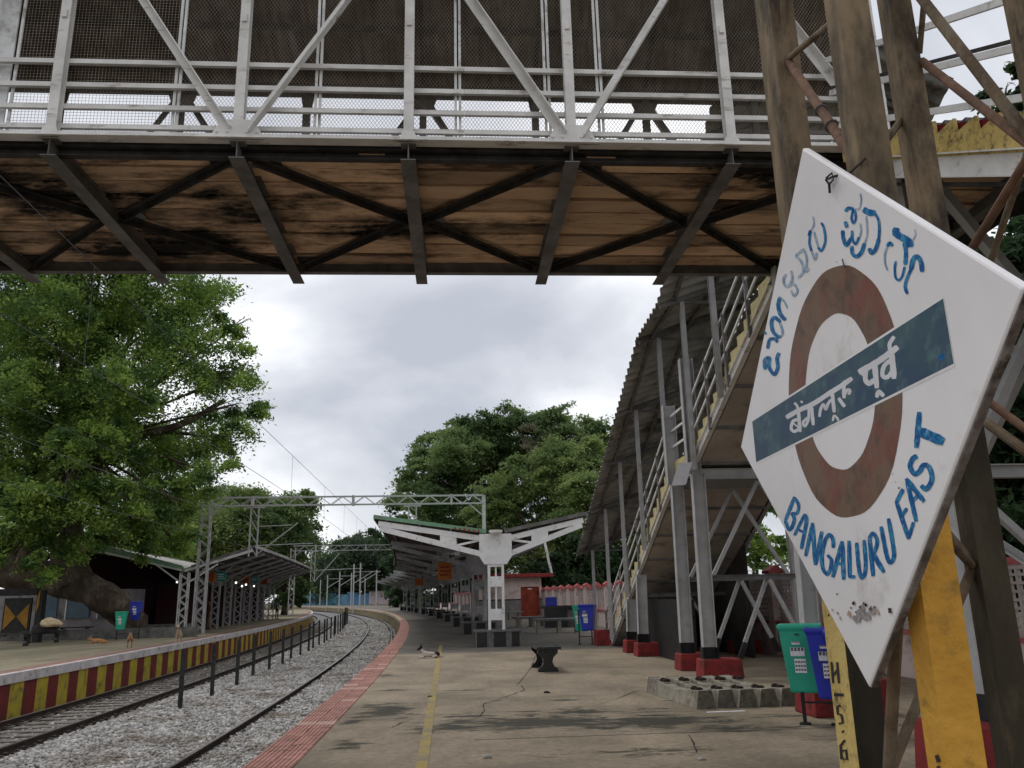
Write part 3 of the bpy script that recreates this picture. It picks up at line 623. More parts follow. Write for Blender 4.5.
# ------------------------------------------------------------------ staircases
def plinth_thing(q, lab, sx=.72, sy=.5, h=.32, rz=PS):
    t = MB(); vs = []
    for z, k in ((0, 1.04), (h, .97)):
        vs += [Vector((sx/2*k*i, sy/2*k*j, z)) for i, j in ((-1, -1), (1, -1), (1, 1), (-1, 1))]
    t.add(vs, [(3, 2, 1, 0), (4, 5, 6, 7)]+[(i, (i+1) % 4, (i+1) % 4+4, i+4) for i in range(4)])
    o = t.build('column_plinth', red_paint, bev=.02); o.location = q; o.rotation_euler = (0, 0, rz)
    tag(o, lab, 'plinth'); return o
SA0, SA1 = 4.62, 7.0
def leg(par, a0, b0, z0, a1, b1, z1, w0=.30, w1=.20, m=None, up=None):
    """tapered rolled-steel column from the plinth (black foot) up"""
    m = m or silver_steel; up = up or E2
    f = .22/(z1-z0) if z1 > z0+.3 else .1
    pm_ = Vector(B(a0+(a1-a0)*f, b0+(b1-b0)*f, z0+(z1-z0)*f)); P0 = Vector(B(a0, b0, z0)); P1 = Vector(B(a1, b1, z1))
    t = MB(); t.ibar(P0, pm_, .19, w0, .014, up=E1); t.box(P0+Z*.02, (.3, .3, .03), PS); ft = None
    c = MB(); c.ibar(pm_, P1, .16, (w0+w1)/2, .014, up=E1)
    o = c.build('column', m, par); t.build('column_foot', black_paint, o); return o
def brace(par, p0, p1, foot=False, a=.065, m=None):
    t = MB(); t.angle(p0, p1, a, .01, up=E2); o = t.build('cross_brace', m or silver_steel, par)
    if foot:
        p0, p1 = Vector(p0), Vector(p1); d = (p1-p0).normalized(); t = MB(); t.bar(p0-d*.02, p0+d*.28, a+.02, a+.02, up=E2); t.build('brace_foot', black_paint, o)
def staircase(label, sg, b_land1, b_land0, b_bot, b_top, zl, zt, roof, full=True):
    """sg=+1: descends away from the camera.  b_top > joins the bridge at height zt; landing at zl between b_land0 and b_land1"""
    st = thing('staircase', label, 'staircase', B((SA0+SA1)/2, b_land1, 0))
    def flight(bt, zt_, bb_, zb_, n):
        rise = (zt_-zb_)/n; run = (bb_-bt)/n
        pts = []
        for k in range(n):                       # zigzag side plates, one per step run
            b0 = bt+run*k; z0 = zt_-rise*k
        for a in (SA0, SA1):
            poly = [(0, 0)]
            for k in range(n): poly += [(abs(run)*(k+.0)+ (0 if k else 0), -rise*k), (abs(run)*(k+1), -rise*k)] if k else [(abs(run), 0)]
            poly += [(abs(run)*n, -rise*n), (abs(run)*n, -rise*n-.03), (0, -.20)]
            cl = [];
            for q in poly:
                if not cl or (abs(cl[-1][0]-q[0])+abs(cl[-1][1]-q[1])) > 1e-4: cl.append(q)
            t = MB(); t.prism(cl, B(a, bt, zt_+.02), E2*(1 if run > 0 else -1), Z, .05); t.build('step_side', cream_paint, st)
            L_ = math.hypot(run*n, rise*n)
            t = MB(); t.ibar(B(a+(-.0 if a == SA0 else 0), bt, zt_-.24), B(a, bb_, zb_-.16), (.09), .19, .012); t.build('stringer', truss_white if a == SA0 else silver_steel, st)
        for k in range(n):
            z0 = zt_-rise*k; b0 = bt+run*(k+.5); s_ = MB()
            s_.box(B((SA0+SA1)/2, b0, z0-.02), (SA1-SA0-.06, abs(run)+.03, .045), PS)
            s_.box(B((SA0+SA1)/2, bt+run*(k+1)-.012*(1 if run > 0 else -1), z0-rise/2-.02), (SA1-SA0-.06, .02, rise-.03), PS)
            s_.build('step', conc_dk, st)
        t = MB(); nn = Vector(B(0, bb_-bt, zb_-zt_)).normalized()
        t.bar(B((SA0+SA1)/2, bt, zt_-.30), B((SA0+SA1)/2, bb_, zb_-.22), SA1-SA0-.16, .02); t.build('soffit', mat('soffit', (.50, .44, .38), (.38, .335, .29), 1.2, .9, dirt=(.2, .17, .14), damt=.3), st)
        nb = max(2, int(abs(bb_-bt)/1.1))
        for k in range(nb+1):
            q = k/nb; b_, z_ = bt+(bb_-bt)*q, zt_-.35+(zb_-zt_+.08)*q
            t = MB(); t.angle(B(SA0+.05, b_, z_), B(SA1-.05, b_, z_), .07, .01); t.build('soffit_bar', grey_steel, st)
        for a in (SA0-.04, SA1+.04):             # three rails and uprights
            for h in (.32, .64, .98):
                t = MB(); t.bar(B(a, bt, zt_+h), B(a, bb_, zb_+h), .03, .045); t.build('hand_rail', white_steel, st)
            m_ = max(2, round(abs(bb_-bt)/1.25))
            for k in range(m_+1):
                q = k/m_; t = MB(); t.bar(B(a, bt+(bb_-bt)*q, zt_+(zb_-zt_)*q-.3), B(a, bt+(bb_-bt)*q, zt_+(zb_-zt_)*q+1.02), .055, .055, up=E2); t.build('baluster', grey_steel, st)
    flight(b_top, zt, b_land1, zl, 13)
    t = MB(); t.box(B((SA0+SA1)/2, (b_land0+b_land1)/2, zl-.03), (SA1-SA0, abs(b_land1-b_land0), .08), PS); t.build('landing', conc_dk, st)
    for a in (SA0, SA1):
        t = MB(); t.box(B(a, (b_land0+b_land1)/2, zl-.08), (.05, abs(b_land1-b_land0)-.01, .22), PS); t.build('landing_side', cream_paint, st)
        t = MB(); t.ibar(B(a, b_land0, zl-.32), B(a, b_land1, zl-.32), .09, .22); t.build('landing_beam', silver_steel, st)
        for h in (.34, .68, 1.0):
            t = MB(); t.bar(B(a-.04, b_land0, zl+h), B(a-.04, b_land1, zl+h), .03, .045); t.build('hand_rail', white_steel, st)
    for b in (b_land0, b_land1):
        t = MB(); t.ibar(B(SA0, b, zl-.45), B(SA1, b, zl-.45), .1, .2); t.build('landing_beam', silver_steel, st)
    if full: flight(b_land0, zl, b_bot, 0.0, 22)
    return st
ST = staircase('tall roofed staircase going down away from the camera, cream step sides and white rails', 1, 15.5, 17.1, 26.1, 10.75, 4.15, 6.12, True)
# reorder for flight(): upper flight from bridge back edge down to the landing
# trestles under the far stair
def trestle(st, b, zt_, lab, two=None, zr=1.75, batter=.28):
    for s_, a in ((-1, SA0), (1, SA1)):
        leg(st, a+s_*.04, b, .30, a, b, zt_)
        plinth_thing(B(a+.12, b, 0), lab[0 if s_ < 0 else 1])
    t = MB(); t.ibar(B(SA0+.1, b, zr), B(SA1-.1, b, zr), .09, .09); t.build('tie_beam', grey_steel, st)
    if zr+1.0 < zt_:
        am = (SA0+SA1)/2
        brace(st, B(SA0+.15, b+.06, zr), B(am, b+.06, zt_-.15)); brace(st, B(SA1-.15, b-.06, zr), B(am, b-.06, zt_-.15))
    brace(st, B(SA0+.55, b+.07, .32), B((SA0+SA1)/2, b+.07, zr-.05), True); brace(st, B(SA1-.55, b-.07, .32), B((SA0+SA1)/2, b-.07, zr-.05), True)
trestle(ST, 15.45, 3.7, ('red plinth behind the stacked sleepers, under the nearer landing column', 'red plinth under the wall-side column nearer the camera'))
trestle(ST, 17.0, 3.7, ('red plinth just left of and behind the one at the stacked sleepers', 'red plinth under the wall-side column of the landing, farther one'))
trestle(ST, 21.0, 1.95, ('red plinth in the middle of the lower stair flight, nearer of two', 'small red plinth by the wall under the lower stair flight'), zr=1.45)
trestle(ST, 22.4, 1.35, ('red plinth in the middle of the lower stair flight, farther of two', 'small red plinth by the wall near the stair foot'), zr=1.05)
plinth_thing(B(SA0-.05, 25.9, 0), 'dark red plinth at the stair foot beside the blue bin', .8, .6, .45)
# big flat columns of the landing carry on up to the roof
for a, b in ((SA0-.07, 15.45), (SA0-.07, 17.0), (SA1, 15.45), (SA1, 17.0)):
    t = MB(); t.ibar(B(a, b, 3.7), B(a, b, 6.0 if b < 16 else 5.4), .16, .26, .014, up=E1); t.build('column', silver_steel, ST)
# roof over the far stair
EA, RA, EA2 = 4.02, 6.7, 7.9
prof = [(10.9, 9.0), (15.3, 7.12), (17.3, 7.0), (28.2, 2.75)]
def zroof(b):
    for (b0, z0), (b1, z1) in zip(prof[:-1], prof[1:]):
        if b <= b1: return z0+(z1-z0)*(b-b0)/(b1-b0)
    return prof[-1][1]
for (b0, z0), (b1, z1) in zip(prof[:-1], prof[1:]):
    L_ = math.hypot(b1-b0, z1-z0); nsh = max(1, round(L_/.95)); d = Vector(B(0, b1-b0, z1-z0))/L_
    for k in range(nsh):
        s0 = L_*k/nsh; sl_ = L_/nsh
        for (ea, ra, za, zb) in ((EA, RA, 0, .95), (EA2, RA, .3, .95)):
            t = MB(); dv_ = E1*(ra-ea)+Z*(zb-za); nrm = d.cross(dv_).normalized()
            if nrm.z < 0: nrm = -nrm
            o0 = Vector(B(ea, b0, z0+za))+d*s0+nrm*(.006 if k % 2 else 0)
            corr(t, lambda u, v, o0=o0, dv_=dv_: o0+d*u+dv_*v, 0, s0, 0, sl_+.04, .27, .036, nrm)
            t.build('roof_sheet', roof_grey, ST, smooth=True)
for b in (11.6, 13.4, 15.3, 17.3, 20.0, 22.4, 25.0, 27.8):
    z = zroof(b)
    t = MB(); t.bar(B(EA+.05, b, z-.08), B(RA, b, z+.84), .07, .09); t.bar(B(EA2-.05, b, z+.2), B(RA, b, z+.84), .07, .09); t.build('rafter', grey_steel, ST)
    t = MB(); t.bar(B(SA0-.1, b, z+.02), B(SA1+.1, b, z+.02), .05, .06); t.build('roof_tie', grey_steel, ST)
    if b > 12:
        zs_ = (4.15-.1 if 15.2 < b < 17.35 else (4.15*max(0, 26.1-b)/9.0 if b > 17 else 4.15+1.97*(15.5-b)/4.75))
        for a in (SA0-.1, SA1+.1):
            t = MB(); t.ibar(B(a, b, max(0.0, zs_-.3)), B(a, b, z+.02), .09, .1, .01, up=E2); t.build('roof_post', silver_steel, ST)
for a in (EA+.35, EA+1.2):
    for (b0, z0), (b1, z1) in zip(prof[:-1], prof[1:]):
        dz = (a-EA)/(RA-EA)*.95-.07
        t = MB(); t.ibar(B(a, b0, z0+dz), B(a, b1, z1+dz), .07, .1); t.build('purlin', grey_steel, ST)
t = MB(); t.prism([(17.5, 0), (25.7, 0), (22.7, 1.35), (17.5, 1.35)], (0, 0, 0), E2, Z, .05); t.v = [tuple(Vector(v)+E1*(SA0+.3)) for v in t.v]; t.build('understair_shade_sheet', black_paint, ST)  # black sheet standing in for the darkness under the lower flight
t = MB(); t.prism([(19.4, 0), (25.7, 0), (19.4, 2.6)], (0, 0, 0), E2, Z, .05); t.v = [tuple(Vector(v)+E1*(SA1-.2)) for v in t.v]; t.build('understair_shade_sheet', mat('understair_shade', (.05, .045, .04), (.03, .028, .025), 2, .9), ST)  # second dark sheet on the wall side, shade put into its colour
nb_ = MB(); q = D(682, 474, 15.2); nb_.prism([(-.13, -.22), (.13, -.22), (.13, .22), (-.13, .22)], q, (E1-E2*.4).normalized(), Vector((.35, -.1, 1)).normalized(), .02)
o = nb_.build('notice_board', white_paint); tag(o, 'small tilted white notice board tied to the stair landing column', 'notice board')
# near staircase: only its upper flight shows, overhead on the right
NS = thing('staircase', 'staircase overhead at right with cream sawtooth side against dark red skirting', 'staircase', B((SA0+SA1)/2, 5, 5))
bt, bb2, z_t, z_b, n = 7.45, 2.6, 6.0, 3.4, 19
run = (bb2-bt)/n; rise = (z_t-z_b)/n; SN = 4.05
for k in range(n):
    s_ = MB(); s_.box(B((SN+SA1)/2, bt+run*(k+.5), z_t-rise*k-.02), (SA1-SN-.16, abs(run)+.03, .045), PS); s_.box(B((SN+SA1)/2, bt+run*(k+1), z_t-rise*(k+.5)-.02), (SA1-SN-.16, .02, rise), PS); s_.build('step', conc_dk, NS)
for a in (SN, SA1):
    pl_ = [(0, 0)]
    for k in range(n): pl_ += [(-run*(k+1), -rise*k-.0), (-run*(k+1), -rise*(k+1))]
    pl_ += [(-run*n, -rise*n-.2), (0, -.2)]
    t = MB(); t.prism(pl_, B(a, bt, z_t), -E2, Z, .03); t.build('step_side', yellow_pale if a == SN else cream_paint, NS)
    t = MB(); t.prism([(0, .0), (-run*n, -rise*n+.0), (-run*n, -rise*n-.3), (0, -.3)], B(a+.04, bt, z_t+.10), -E2, Z, .02); t.build('skirting', maroon, NS)
    t = MB(); t.ibar(B(a, bt-.6, z_t-.28-.32), B(a, bb2, z_b-.28), .1, .2, .012); t.build('stringer', truss_white, NS)
    for h in (.22, .62, .68, 1.02):
        t = MB(); t.bar(B(a-.05, bt, z_t+h), B(a-.05, bb2, z_b+h), .035, .055 if h != .68 else .025); t.build('hand_rail', white_steel if h != .68 else dark_steel, NS)
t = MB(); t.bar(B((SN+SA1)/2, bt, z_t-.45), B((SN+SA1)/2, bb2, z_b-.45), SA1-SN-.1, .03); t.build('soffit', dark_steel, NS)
t = MB(); t.box(B((SN+SA1)/2, 1.8, z_b-.1), (SA1-SN, 1.6, .15), PS); t.build('landing', conc_dk, NS)
t = MB(); t.box(B(SN-.055, 6.75, z_t-.62), (.012, .22, .2), PS); t.build('end_plate', truss_white, NS)

# legs carrying the bridge end
for b, lab in ((BF-.55, 'red plinth under the front bridge column, seen right of the yellow mast leg'), (BB_-.1, 'red plinth behind the green bin, under the rear bridge column')):
    leg(fb, 4.45, b, .40, 4.55, b+(.2 if b < 9 else -.1), 5.9, w0=.2, w1=.2, m=silver_steel)
    plinth_thing(B(4.8, b, 0) if b > 9 else B(4.38, b-.05, 0), lab, 1.0, .62, .42)
    leg(fb, 6.7, b, .40, 6.6, b, 5.9, w0=.2, w1=.2, m=silver_steel)
brace(fb, B(4.75, BF-.5, .45), B(6.5, BF-.5, 2.4), True); brace(fb, B(6.5, BF-.46, .45), B(4.6, BF-.46, 2.4), False)
t = MB(); t.ibar(B(4.45, BF-.5, 2.5), B(6.7, BF-.5, 2.5), .1, .12); t.build('tie_beam', silver_steel, fb)
t = MB(); t.ibar(B(4.45, BB_-.1, 2.3), B(6.7, BB_-.1, 2.3), .1, .12); t.build('tie_beam', silver_steel, fb)
brace(fb, B(4.7, BF-.5, 2.6), B(6.6, BF-.5, 5.6), a=.09); brace(fb, B(6.6, BF-.46, 2.6), B(4.7, BF-.46, 5.6), a=.09)
t = MB(); t.ibar(B(4.45, BF-.5, 4.1), B(6.7, BF-.5, 4.1), .1, .16); t.build('tie_beam', silver_steel, fb)
t = MB(); t.prism([(-.3, -.2), (.3, -.2), (.3, .2), (-.3, .2)], B(5.6, BF-.57, 4.1), E1, Z, .012); t.build('gusset_plate', silver_steel, fb)
for (b0_, b1_, z0_, z1_) in ((BF-.5, BB_-.1, 2.5, 5.5), (BF-.5, BB_-.1, 5.5, 2.5), (BF-.5, BB_-.1, .5, 2.3)):
    t = MB(); t.angle(B(6.7, b0_, z0_), B(6.7, b1_, z1_), .08, .01); t.build('cross_brace', silver_steel, fb)
brace(fb, B(4.6, BB_-.1, 2.4), B(6.6, BB_-.1, 5.6)); brace(fb, B(6.6, BB_-.06, 2.4), B(4.6, BB_-.06, 5.6)); brace(fb, B(4.9, BB_-.1, .45), B(5.6, BB_-.1, 2.25), True); brace(fb, B(6.4, BB_-.1, .45), B(5.6, BB_-.06, 2.25), True)

# ------------------------------------------------------------------ lattice mast and the name board
LG = dict(A=(1.128, 2.925), B=(1.10, 2.25), C=(1.70, 3.05), D=(1.72, 2.30))
mast = thing('lattice_mast', 'rusty four legged lattice mast with pipe bracing, two legs painted yellow below', 'mast', (1.4, 2.6, 0))
for k, (x, y) in LG.items():
    hw = .05; hy = .085 if k == 'A' else .05; ys = {'A': 2.15, 'B': 1.75, 'C': 2.75, 'D': 2.2}[k]
    t = MB(); t.box((x, y, (ys+9)/2 if ys else 4.5), (2*hw, 2*hy, 9-ys)); lo_ = t.build('leg', leg_brown if k != 'D' else leg_brown, mast, bev=.006)
    if k == 'C':
        pass
    if ys:
        t = MB(); z0, z1 = 0, ys-.001; vs = [(x+i*hw, y+j*hy, z) for z in (z0, z1) for i, j in ((-1, -1), (1, -1), (1, 1), (-1, 1))]
        t.add(vs, [(0, 1, 5, 4)], 1 if k == 'A' else 0); t.add(vs, [(1, 2, 6, 5), (2, 3, 7, 6)], 0 if k == 'B' else 1); t.add(vs, [(3, 0, 4, 7)], 0); t.add(vs, [(4, 5, 6, 7)], 0)
        if k in 'CD': t.build('leg', [leg_low, leg_low], mast, label='dark weathered lower leg'); continue
        t.build('leg', [yellow_pale if k == 'A' else yellow_paint, leg_dark], mast, label='yellow painted lower leg' + (' with black stencilled figures' if k == 'A' else ''))
def pipe(a, va, b, vb, r=.019, oa=(0, 0), ob=(0, 0), m=None):
    xa, ya = LG[a]; xb, yb = LG[b]; P = Vector((xa+oa[0], ya+oa[1], legz(xa, ya, va))); Q = Vector((xb+ob[0], yb+ob[1], legz(xb, yb, vb)))
    t = MB(); t.tube([P, Q], r, 10); t.build('brace_pipe', m or rust_steel, mast, smooth=False)
ruddy = mat('rust_ruddy', (.20, .115, .075), (.13, .075, .05), 8, .85, bump=.3, dirt=(.09, .065, .05), damt=.4, dscale=8)
pipe('C', -25, 'D', 150, .020, (0, -.06), (0, .06)); pipe('C', 69, 'D', 152, .017, (.05, -.05), (0, .05), ruddy); pipe('C', 60, 'D', -330, .012, (.05, -.04), (0, .05))
pipe('A', 69, 'B', 5, .013, (0, -.05), (0, .05)); pipe('A', 66, 'B', 152, .016, (0, -.06), (-.02, .05), ruddy); pipe('A', 62, 'B', -480, .012, (0, -.05), (0, .05))
pipe('C', 283, 'D', 124, .016, (.03, -.05), (0, .05), ruddy); pipe('C', 330, 'D', 60, .012, (.08, 0), (.06, 0), rust_steel)
pipe('C', 388, 'D', 497, .015, (.0, -.06), (0, .05), ruddy); pipe('C', 405, 'D', 520, .018, (-.04, -.06), (0, .05))
pipe('C', 565, 'B', 520, .016, (-.05, 0), (.05, .04)); pipe('C', 568, 'A', 790, .018, (-.05, 0), (.05, 0)); pipe('B', 560, 'A', 800, .019, (-.045, .06), (.02, -.09)); pipe('D', 650, 'C', 800, .018, (-.03, .05), (.0, -.05))
pipe('A', 240, 'C', 120, .015, (.05, 0), (-.05, 0)); pipe('A', 400, 'C', 560, .015, (.05, 0), (-.05, 0)); pipe('A', 400, 'C', 290, .015, (.05, 0), (-.05, 0))
# wire ties round the pipe
t = MB()
for v in (116, 128):
    xa, ya = LG['A']; xb, yb = LG['B']; Pa = Vector((xa, ya-.06, legz(xa, ya, 66))); Pb = Vector((xb-.02, yb+.05, legz(xb, yb, 152))); q = (v-66)/86.; c_ = Pa.lerp(Pb, q); d_ = (Pb-Pa).normalized(); s_ = d_.cross(Z).normalized(); u_ = s_.cross(d_)
    t.tube([c_+s_*math.cos(k)*.021+u_*math.sin(k)*.021 for k in np.linspace(0, 6.28, 10)], .004, 5)
t.build('wire_tie', wire_m, mast)

SC_ = Vector((.9858, 2.4557, 2.0765)); AZ = -1.5205
SH = Vector((math.cos(AZ), math.sin(AZ), 0)); SNrm = Vector((math.sin(AZ), -math.cos(AZ), 0))
if SNrm.dot(CC-SC_) < 0: SNrm = -SNrm
def S(u, v, lift=0.):
    d = ray(u, v); t_ = (SC_-CC).dot(SNrm)/d.dot(SNrm); return CC+d*t_+SNrm*lift
nb = thing('station_name_board', 'white diamond station name board with brown ring, blue bar and hand painted blue lettering', 'sign', SC_)
t = MB(); t.prism([(0, .85), (.907, 0), (0, -.85), (-.907, 0)], SC_-SNrm*.013, SH, Z, .026)
bd = t.build('board', [sign_white], nb, bev=.007)
t = MB()                                                     # rim returned along the two right-hand edges, weathered
for (p0, p1) in (((.907, 0), (0, -.85)),):
    P0 = SC_+SH*p0[0]+Z*p0[1]; P1 = SC_+SH*p1[0]+Z*p1[1]; d_ = (P1-P0).normalized(); o_ = d_.cross(SNrm).normalized()
    if o_.z > 0: o_ = -o_
    t.obox((P0+P1)/2+o_*.002-SNrm*.014, d_*((P1-P0).length/2-.01), SNrm*.0095, o_*.003)
t.build('board_edge', sign_edge, nb)
def disc(mb, c, r, lift, n=12, m=0):
    mb.add([c+SH*math.cos(2*math.pi*k/n)*r+Z*math.sin(2*math.pi*k/n)*r+SNrm*lift for k in range(n)], [tuple(range(n))], m)
# ring
n_ = 64; t = MB(); cx, cz, ro, ri = .032, .004, .380, .236
vs = [];
for k in range(n_):
    a_ = 2*math.pi*k/n_; c_, s_ = math.cos(a_), math.sin(a_); w1 = 1+.004*math.sin(5*a_)+.004*math.sin(13*a_)
    vs += [SC_+SH*(cx+c_*ro*w1)+Z*(cz+s_*ro*w1)+SNrm*.0004, SC_+SH*(cx+c_*ri*(2-w1))+Z*(cz+s_*ri*(2-w1))+SNrm*.0004]
t.add(vs, [(2*k, 2*k+1, (2*k+3) % (2*n_), (2*k+2) % (2*n_)) for k in range(n_)]); t.build('ring', ring_paint, nb)
bar = [S(753.5, 423), S(757.5, 465.5), S(954.5, 361), S(943, 298.5)]
def barpoly(grow, lift, jit=0.0):
    c_ = sum(bar, Vector())/4; pts = []
    hx = Vector(SH)
    x0, x1, z0, z1 = -.733-grow*.3, .636+grow*.3, -.091-grow, .075+grow
    return [SC_+SH*x0+Z*z0+SNrm*lift, SC_+SH*x1+Z*(z0+.01)+SNrm*lift, SC_+SH*x1+Z*(z1+.003)+SNrm*lift, SC_+SH*x0+Z*(z1-.003)+SNrm*lift]
t = MB(); q = barpoly(.007, .0007); t.add(q, [(0, 1, 2, 3)]); t.build('bar_outline', sign_white, nb)
t = MB(); q = barpoly(0, .001); t.add(q, [(0, 1, 2, 3)]); t.build('name_bar', bar_paint, nb)
def strokes(lst, org, k, mtl, name, lift=.0013):
    t = MB(); js = random.Random(9)
    for wpx, pts in lst:
        P = [S(org[0]+x/k, org[1]+y/k) for x, y in pts]
        # smooth: Catmull-Rom
        if len(P) > 2 and wpx > 0:
            Q = []
            for i in range(len(P)-1):
                p0, p1, p2, p3 = P[max(i-1, 0)], P[i], P[i+1], P[min(i+2, len(P)-1)]
                for s_ in range(6):
                    u = s_/6.; Q.append(.5*((2*p1)+(p2-p0)*u+(2*p0-5*p1+4*p2-p3)*u*u+(3*p1-p0-3*p2+p3)*u**3))
            Q.append(P[-1])
        else: Q = [P[0].lerp(P[-1], i/6.) for i in range(7)] if len(P) == 2 else P
        kw = abs(wpx)/k*(1.35 if k > 12 else 1.5 if k > 7.6 and org[1] < 400 else 1.22)/2
        UV = [(512+FPX*(q-CC).dot(CR)/(q-CC).dot(CF), 384-FPX*(q-CC).dot(CU)/(q-CC).dot(CF)) for q in Q]; Lp = []; Rp = []; n = len(UV)
        for i in range(n):
            a_, b_ = UV[max(i-1, 0)], UV[min(i+1, n-1)]; tx, ty = b_[0]-a_[0], b_[1]-a_[1]; l_ = math.hypot(tx, ty) or 1
            ww = kw*js.uniform(.93, 1.07)*(.72 if i in (0, n-1) else 1); nx, ny = -ty/l_*ww, tx/l_*ww
            ex = (tx/l_*kw*.35*(-1 if i == 0 else 1), ty/l_*kw*.35*(-1 if i == 0 else 1)) if i in (0, n-1) else (0, 0)
            Lp.append(S(UV[i][0]+nx+ex[0], UV[i][1]+ny+ex[1], lift)); Rp.append(S(UV[i][0]-nx+ex[0], UV[i][1]-ny+ex[1], lift))
        t.add(Lp+Rp, [(i, i+1, n+i+1, n+i) for i in range(n-1)])
        lift += .00002
    return t.build(name, mtl, nb)
strokes([(26, [(175, 230), (205, 200), (252, 206)]), (18, [(262, 205), (240, 300), (258, 362), (286, 310), (275, 225)]), (28, [(172, 352), (188, 405)]), (28, [(143, 450), (150, 530), (182, 605), (216, 560), (246, 520)]), (20, [(245, 450), (250, 540), (285, 592), (320, 520)]), (28, [(243, 620), (252, 700), (300, 728), (350, 680), (380, 590)]), (46, [(378, 215), (430, 245), (492, 252)]), (20, [(490, 250), (536, 330), (545, 440), (538, 540)]), (30, [(538, 540), (508, 640), (462, 692), (436, 645)])], (830, 190), 10.97, blue_paint, 'kannada_letter')
strokes([(12, [(335, 40), (345, 110), (322, 205), (280, 205)]), (12, [(335, 370), (345, 450), (322, 530)]), (13, [(380, 590), (412, 470), (400, 290)])], (830, 190), 10.97, blue_faint, 'kannada_faint_stroke')
strokes([(46, [(160, 85), (158, 130), (220, 170), (280, 205), (292, 248)]), (26, [(238, 225), (252, 310), (246, 425)]), (22, [(120, 245), (98, 220), (74, 250)]), (15, [(156, 398), (146, 450), (150, 540), (180, 578), (216, 540), (240, 450)]), (30, [(302, 470), (322, 380), (360, 350), (395, 400), (408, 490)]), (20, [(302, 470), (262, 560), (245, 640), (264, 705)])], (880, 220), 9.6, blue_paint, 'kannada_letter')
strokes([(12, [(72, 255), (50, 330), (52, 420), (75, 480)]), (7, [(335, 90), (345, 140), (320, 190)])], (880, 220), 9.6, blue_faint, 'kannada_faint_stroke')
strokes([(13, [(222, 195), (236, 160), (228, 250), (246, 320)]), (13, [(295, 285), (320, 312), (350, 240), (340, 140), (320, 100)])], (780, 210), 7.68, blue_paint, 'kannada_letter')
strokes([(9, [(255, 50), (262, 110), (240, 155)]), (13, [(246, 320), (270, 380), (285, 330)]), (12, [(262, 170), (280, 230), (295, 285)]), (13, [(185, 300), (128, 350), (165, 395), (182, 470), (142, 520)]), (12, [(185, 300), (208, 380), (200, 470), (225, 450)]), (13, [(88, 470), (95, 540), (52, 590), (28, 540), (45, 495)]), (12, [(60, 590), (110, 570), (135, 620), (110, 660), (88, 620)])], (780, 210), 7.68, blue_faint, 'kannada_faint_stroke')
strokes([(22, [(205, 62), (190, 120), (205, 190), (245, 240)]), (20, [(205, 255), (160, 222), (135, 260), (150, 340), (200, 385)]), (18, [(105, 470), (120, 402), (165, 397), (180, 420)]), (12, [(80, 340), (90, 356)]), (20, [(85, 638), (80, 570), (118, 550), (115, 620), (158, 682), (186, 625), (180, 555), (195, 512)])], (755, 290), 8.08, blue_paint, 'kannada_letter')
strokes([(10, [(205, 60), (240, 95), (262, 145)]), (13, [(200, 385), (225, 345), (202, 262)])], (755, 290), 8.08, blue_faint, 'kannada_faint_stroke')
strokes([(46, [(92, 540), (240, 455), (430, 368), (620, 245), (780, 145), (922, 45)]), (34, [(240, 460), (262, 722)]), (30, [(240, 570), (170, 592), (148, 685), (190, 722), (245, 690)]), (14, [(168, 610), (238, 670)]), (24, [(235, 430), (218, 385), (190, 360)]), (26, [(278, 350), (288, 338)]), (26, [(372, 400), (370, 560), (325, 655), (302, 605), (360, 545)]), (34, [(405, 390), (432, 635)]), (28, [(512, 530), (525, 440), (560, 375), (592, 440), (620, 370), (655, 320)]), (36, [(672, 210), (700, 470)]), (22, [(682, 585), (700, 520), (745, 560), (748, 585)]), (34, [(832, 80), (822, 200), (828, 290)]), (34, [(760, 300), (800, 360), (832, 400)]), (32, [(830, 250), (865, 195), (902, 200), (888, 245)])], (780, 375), 12.8, white_paint, 'hindi_letter')
strokes([(40, [(95, 450), (250, 365), (380, 275), (456, 215)]), (32, [(155, 430), (152, 520), (185, 562), (232, 530)]), (28, [(105, 440), (135, 475)]), (36, [(240, 370), (262, 598)]), (26, [(262, 690), (282, 638), (325, 680)]), (38, [(405, 270), (427, 508)]), (28, [(405, 330), (332, 395), (318, 485), (365, 500), (412, 440)]), (26, [(390, 240), (386, 180), (425, 115)])], (850, 325), 9.6, white_paint, 'hindi_letter')
EN = [[(24, [(118, 60), (47, 240)]), (22, [(118, 62), (152, 120), (140, 185), (97, 190)]), (24, [(100, 190), (118, 245), (80, 322), (45, 250)])],
 [(22, [(200, 200), (120, 362)]), (26, [(200, 200), (216, 250), (175, 470)]), (16, [(155, 322), (198, 345)])],
 [(26, [(265, 270), (210, 530)]), (28, [(265, 272), (288, 600)]), (28, [(340, 340), (290, 600)])],
 [(26, [(433, 462), (430, 400), (402, 362), (368, 405), (342, 520), (348, 630), (385, 678), (412, 630), (420, 560)]), (22, [(420, 560), (388, 528)])],
 [(28, [(502, 420), (430, 700)]), (30, [(505, 420), (517, 718)]), (22, [(465, 592), (512, 600)])],
 [(28, [(560, 415), (566, 700)]), (24, [(566, 700), (606, 702)])],
 [(26, [(622, 430), (636, 600), (655, 700), (682, 690), (695, 600), (682, 410)])],
 [(30, [(726, 390), (755, 690)]), (26, [(726, 390), (755, 350), (788, 410), (770, 490), (742, 522)]), (32, [(758, 520), (840, 660)])],
 [(28, [(820, 300), (858, 500), (888, 585), (922, 545), (915, 440), (880, 235)])]]
for L_ in EN: strokes(L_, (780, 490), 8.08, blue_paint, 'english_letter')
